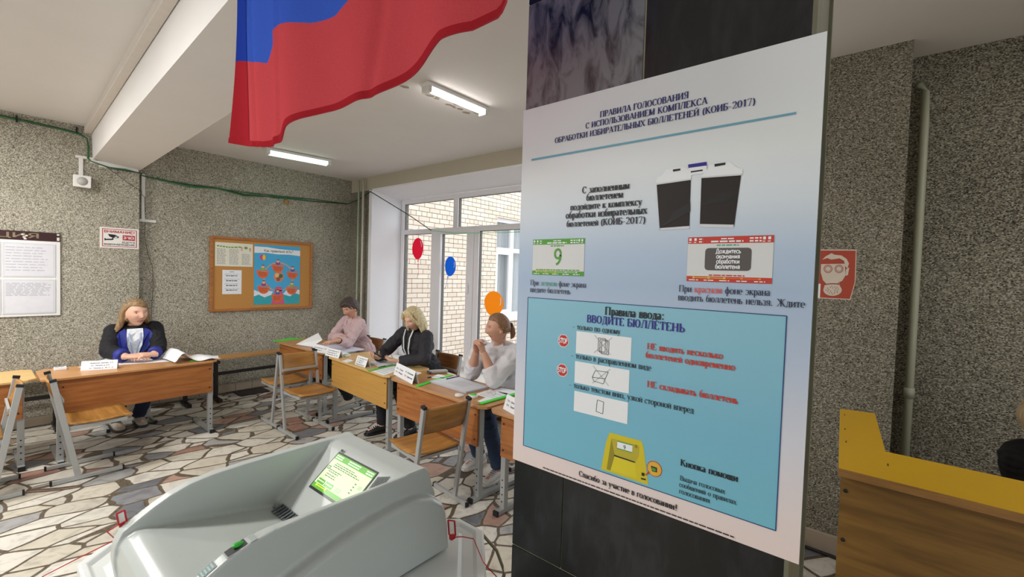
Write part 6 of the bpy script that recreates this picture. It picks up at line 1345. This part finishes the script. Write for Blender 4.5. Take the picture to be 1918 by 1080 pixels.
# ------------------------------------------------------------------ papers and small things on the desks
ZT = .711
def on(x, y, z=ZT): return hit(x, y, 2, z)
def sheet_on(name, label, cat, corners, mat=None, th=.0012, z=ZT, group=None, lines_n=0):
    ps = [on(*c, z) for c in corners]; m = MB(); m.prism(ps, (0, 0, th)); 
    if lines_n:
        a, b, d = ps[0], ps[1], ps[3]
        for i in range(lines_n):
            v = .15+.7*i/lines_n; p = a+(d-a)*v+(b-a)*.15; q = a+(d-a)*v+(b-a)*(.85-.25*(i % 3 == 2)); m.bar(p+EZ*(th+.0004), q+EZ*(th+.0004), .004, .0003, (0, 0, 1), 1)
    o = m.build(name, [mat or MPAPER, MGREYINK], recalc=True); return tag(o, label, cat, group)
def name_card(label, p, q, texts, height=.085, back=.06):
    """tent-folded card standing on a desk: p, q = lower corners of the readable face, left then right"""
    p, q = Vector(p), Vector(q); ex = (q-p).normalized(); w = (q-p).length; nrm = Vector((-ex.y, ex.x, 0)); up = (EZ*height+nrm*.03)
    t = thing('name_card', label, 'name card', (p+q)/2, 0, 'folded name cards on the desks')
    ap, aq = p+up, q+up; bp, bq = p+nrm*back, q+nrm*back; d = Vector((0, 0, .0))
    m = MB(); m.add([p, q, aq, ap, bq, bp, p+nrm*.0015, q+nrm*.0015, aq-EZ*.002, ap-EZ*.002, bq-nrm*.0015, bp-nrm*.0015], [(0, 1, 2, 3), (3, 2, 4, 5), (7, 6, 9, 8), (8, 9, 11, 10), (0, 6, 7, 1), (4, 10, 11, 5)])
    m.build('card', MPAPER, t)
    m = MB(); ey = up.normalized(); off = -nrm*.0009-EZ*.0003
    for tx, u0, u1, v in texts:
        put(m, sans(tx), p+ex*(w*u0)+up*v+off, ex, ey, width=w*(u1-u0), height=height*.13)
    m.build('lettering', MINK, t)
# first woman's desk
name_card('white folded name card on the first woman\'s desk', on(150.5, 694, ZT), on(219, 690, ZT), [('Ленинский проспект д.8', .23, .87, .68), ('Ул. Ленина д.2/4', .26, .78, .42), ('Ул. Ленина д. 30 (1-2)', .22, .90, .14)], .075)
t = thing('paper_block', 'small white block of notes on the left end of the first woman\'s desk', 'notes', on(114, 690))
m = MB(); a = on(102, 694); m.box((a.x, a.y, ZT), (a.x+.075, a.y+.06, ZT+.022)); m.build('block', MPAPER, t, bevel=0.002); m = MB(); m.bar((a.x+.004, a.y+.02, ZT+.0235), (a.x+.062, a.y+.034, ZT+.0235), .007, .003); m.build('pen', plain('slate_pen', '#56606e', .4), t)
sheet_on('paper_sheet', 'flat white sheet under the first woman\'s clasped hands', 'paper', [(146, 688), (330, 676), (312, 664), (210, 668)])
# curled document
m = MB(); rows = []
ctrl = [(295, 672, .0), (301, 669, .05), (312, 667, .075), (325, 668, .058), (340, 670, .025), (352, 671, .012), (372, 668, .010), (388, 667, .004)]
L0 = [hit(303, 675, 2, ZT), hit(398, 672, 2, ZT)]
for i in range(25):
    u = i/24; x = 1.215+.385*u; z = ZT+.003+.105*math.exp(-((u-.20)/.16)**2)*(1 if u > .05 else .75)+.02*math.exp(-((u-.75)/.14)**2); y0_ = 5.02+.01*math.sin(u*6)+.06*max(0, u-.7); rows.append([(x, y0_, z*.98+.015 if u < .0 else ZT+.002+(z-ZT)*.85), (x-.02, y0_+.16, z+.006), (x-.03, y0_+.30, z+.002)])
vs = [p for r_ in rows for p in r_]
m.add(vs, [(i*3+k, (i+1)*3+k, (i+1)*3+k+1, i*3+k+1) for i in range(24) for k in range(2)], 0, True)
o = m.build('curled_document', MPAPER); md = o.modifiers.new('thick', 'SOLIDIFY'); md.thickness = .001; tag(o, 'large white document curling up on the first woman\'s desk', 'paper')
m = MB(); a = on(362, 676); m.box((a.x-.02, a.y-.004, ZT), (a.x+.03, a.y+.03, ZT+.006)); tag(m.build('sticky_tab', MGREEN, bevel=.001), 'small bright green tab under the curled document', 'tab')
sheet_on('paper_sheet', 'white slip at the right end of the first woman\'s desk', 'paper', [(388, 670), (409, 669), (409, 666), (395, 666)])
m = MB(); m.box((.43, 6.12, .528), (.56, 6.2, .533)); tag(m.build('paper_strip', MPAPER), 'white printed strip lying on the bench between the two left desks', 'paper')
# window row, back to front
m = MB(); a, b, c, d = on(515, 640), on(570, 634), on(545, 632.5), on(510, 638.5); m.prism([a, b, c, d], (0, 0, .003)); tag(m.build('green_folder', MGREEN, recalc=True), 'flat green folder on the far end of the corner desk', 'folder')
m = MB()                                                                        # open document, one page lifted
A = [on(556, 645), on(618, 645)]
p0, p1, p2, p3 = on(554, 645), on(584, 650), on(607, 637), on(598, 632)
m.add([p0+EZ*.004, p1+EZ*.004, hit(604, 636, 2, .80), hit(596, 623, 0, 2.62)], [(0, 1, 2, 3)], 0)
o = m.build('lifted_page', MPAPER); md = o.modifiers.new('t', 'SOLIDIFY'); md.thickness = .001; tag(o, 'white page tilted up in front of the woman in pink', 'paper')
m = MB(); ps = [on(590, 647), on(640, 661), on(682, 655), on(620, 641)]; m.prism(ps, (0, 0, .012)); tag(m.build('open_ledger', plain('bluish_white_paper', '#dfe3f0', .8), recalc=True), 'thick open white ledger before the woman in pink', 'ledger')
sheet_on('paper_sheet', 'loose white sheet sliding off the open ledger', 'paper', [(608, 654), (655, 661), (645, 664), (618, 658)])
name_card('left of the two name cards before the woman in pink', on(583, 657), on(612, 663), [('Алексеевский п. 2/5', .1, .9, .55), ('Горбатова 5', .15, .65, .25)], .08)
name_card('right of the two name cards before the woman in pink', on(608.5, 665), on(634, 671), [('Алексеевская 2', .1, .9, .7), ('Алексеевская 9', .1, .8, .45), ('Горбатова 18-22', .1, .9, .2)], .08)
def tin(label, c, r, hh, topmat):
    t = thing('round_tin', label, 'tin', on(*c), 0, 'small round tins on the desks'); p = on(*c)
    m = MB(); m.lathe(p, [(0, 0), (r*.95, 0), (r, .004), (r, hh-.003), (r*.97, hh), (0, hh)]); m.build('tin', MWHITE, t)
    m = MB(); m.lathe(p+EZ*hh, [(0, 0), (r*.8, 0), (r*.8, .0015), (0, .0015)]); m.build('lid_disc', topmat, t)
MPG = plain('pale_green_lid', '#a8e29a', .5)
tin('pale green lidded tin beside the name cards of the woman in pink', (650, 667), .035, .022, MPG)
sheet_on('paper_note', 'small white note on the corner of the pale birch desk', 'paper', [(640, 676), (650, 679), (663, 675), (652, 672)])
name_card('name card standing before the blond woman', on(664.5, 681.5), on(684, 688), [('Ул. Алексеева 27-44', .12, .92, .72), ('Ул. Лесная 34', .12, .7, .5), ('Ул. Мира 3-8', .1, .65, .3), ('Комсомольская', .08, .85, .08)], .085)
sheet_on('paper_sheet', 'pile of loose papers under the blond woman\'s hands', 'paper', [(690, 680), (712, 687), (745, 682), (716, 672)], th=.006)
sheet_on('paper_sheet', 'white sheet resting on the green ruler before the blond woman', 'paper', [(697, 695), (719, 703), (757, 690), (737, 685)], lines_n=5)
m = MB(); m.bar(on(688, 694.5)+EZ*.002, on(745, 683)+EZ*.002, .03, .003); tag(m.build('green_ruler', MGREEN), 'bright green strip across the pale birch desk', 'ruler')
m = MB(); m.bar(on(744, 685.5)+EZ*.002, on(778, 682)+EZ*.002, .02, .003); tag(m.build('green_ruler', MGREEN), 'short green strip near the blond woman\'s elbow', 'ruler')
m = MB(); m.tube([on(709, 689)+EZ*.008, on(722, 686.5)+EZ*.008], .005, 8); m.tube([on(722, 686.5)+EZ*.008, on(736, 684)+EZ*.008], .0035, 8, 1); tag(m.build('pen', [plain('dark_blue_pen', '#20284f', .4), plain('grey_pen', '#8b8f9b', .4)]), 'dark blue pen lying before the blond woman', 'pen')
# desk of the woman in the white shirt
name_card('large two part name card on the orange window desk', on(737, 700.5), on(772, 719.5), [('Ул. Алек', .06, .44, .55), ('Ул. Мира', .06, .44, .28), ('Ул. Школьная', .54, .94, .6), ('Ул. Заречная', .54, .94, .3)], .105)
sheet_on('paper_note', 'white note behind the large two part name card', 'paper', [(768, 699), (782, 702), (790, 698), (776, 695)])
m = MB(); m.bar(on(780, 724)+EZ*.003, on(845, 702)+EZ*.003, .04, .004); tag(m.build('green_ruler', MGREEN), 'bright green strip to the left of the grey folder', 'ruler')
t = thing('grey_pouch', 'grey flat pouch at the window edge of the orange desk', 'pouch', on(820, 698)); m = MB(); m.bar(on(803, 699)+EZ*.014, on(838, 697)+EZ*.014, .07, .026); m.build('pouch', plain('grey_pouch_fabric', '#a9a39e', .6), t, bevel=.01); m = MB(); m.bar(on(801.5, 700)+EZ*.014, on(806, 699.5)+EZ*.014, .06, .02); m.build('dark_end', plain('dark_grey_zip', '#4a4547', .6), t, bevel=.005)
sheet_on('paper_note', 'white note pad beside the green strip on the orange desk', 'paper', [(808, 707), (822, 709), (835, 705), (821, 702)], th=.008)
m = MB(); m.tube([on(801, 708)+EZ*.006, on(812, 706)+EZ*.006], .005, 8); m.tube([on(812, 706)+EZ*.006, on(832, 709)+EZ*.006], .0035, 8); tag(m.build('pen', MATS['dark_blue_pen']), 'dark pen beside the white note pad on the orange desk', 'pen')
t = thing('grey_folder', 'large grey document folder before the woman in the white shirt', 'folder', on(860, 720)); ps = [on(805, 716), on(873, 737), on(916, 727), on(855, 706)]
m = MB(); m.prism(ps, (0, 0, .012)); m.build('folder', plain('grey_lilac_card', '#b9bac6', .6), t, recalc=True)
m = MB(); m.prism([p+EZ*.0125+(ps[0]-p)*.03 for p in ps], (0, 0, .001)); 
for i in range(4): m.bar(ps[0]+(ps[3]-ps[0])*(.3+.11*i)+(ps[1]-ps[0])*.3+EZ*.0142, ps[0]+(ps[3]-ps[0])*(.3+.11*i)+(ps[1]-ps[0])*.72+EZ*.0142, .003, .0003, (0, 0, 1), 1)
m.build('cover_sheet', [plain('pale_grey_paper', '#d5d8df', .7), MGREYINK], t, recalc=True)
m = MB(); m.tube([on(836, 713)+EZ*.018, on(861, 707.5)+EZ*.018], .004, 8); m.ball(on(859, 708)+EZ*.019, (.012, .005, .005)); tag(m.build('pen', MATS['dark_blue_pen']), 'pen lying on the large grey folder', 'pen')
tin('white round tin on the front edge of the orange desk', (860, 741.5), .033, .016, MWHITE)
tin('white round tin with a green top beside the plain tin', (886, 744), .036, .022, MGREEN)
sheet_on('paper_sheet', 'white sheet under the spectacles', 'paper', [(889, 738), (928, 749), (953, 737), (918, 729)], lines_n=4)
sheet_on('paper_sheet', 'white sheet with a fold mostly behind the poster edge', 'paper', [(922, 731), (955, 741), (985, 735), (940, 726)])
m = MB(); m.bar(on(900, 757)+EZ*.006, on(975, 736)+EZ*.006, .035, .010); tag(m.build('green_file_spine', MGREEN, bevel=.003), 'green binder lying beside the spectacles', 'binder')
sheet_on('paper_note', 'white card tucked under the green binder', 'paper', [(894, 751), (908, 755), (934, 747), (915, 742)])
t = thing('spectacles', 'thin framed spectacles lying on the white sheet', 'spectacles', on(922, 736)); p = on(915, 737)+EZ*.012; q = on(924, 741)+EZ*.012
MGL = plain('thin_metal_frame', '#b9a888', .3, .6)
for c in (p, q):
    m = MB(); m.tube([c+Vector((0, .022*math.cos(a), .016*math.sin(a)+.012)) for a in [i*PI/8 for i in range(17)]], .0016, 6); m.build('rim', MGL, t)
m = MB(); m.tube([p+EZ*.02, p+Vector((.10, .06, .014))], .0014, 6); m.build('temple', MGL, t); m = MB(); m.tube([q+EZ*.02, q+Vector((.11, .02, .014))], .0014, 6); m.build('temple', MGL, t)
name_card('name card cut by the poster edge on the desk by the pillar', on(942, 765, ZT), on(975, 784, ZT), [('Ул. Школьная 2', .12, .92, .6), ('Ул. Заречная 6', .12, .9, .32)], .10)
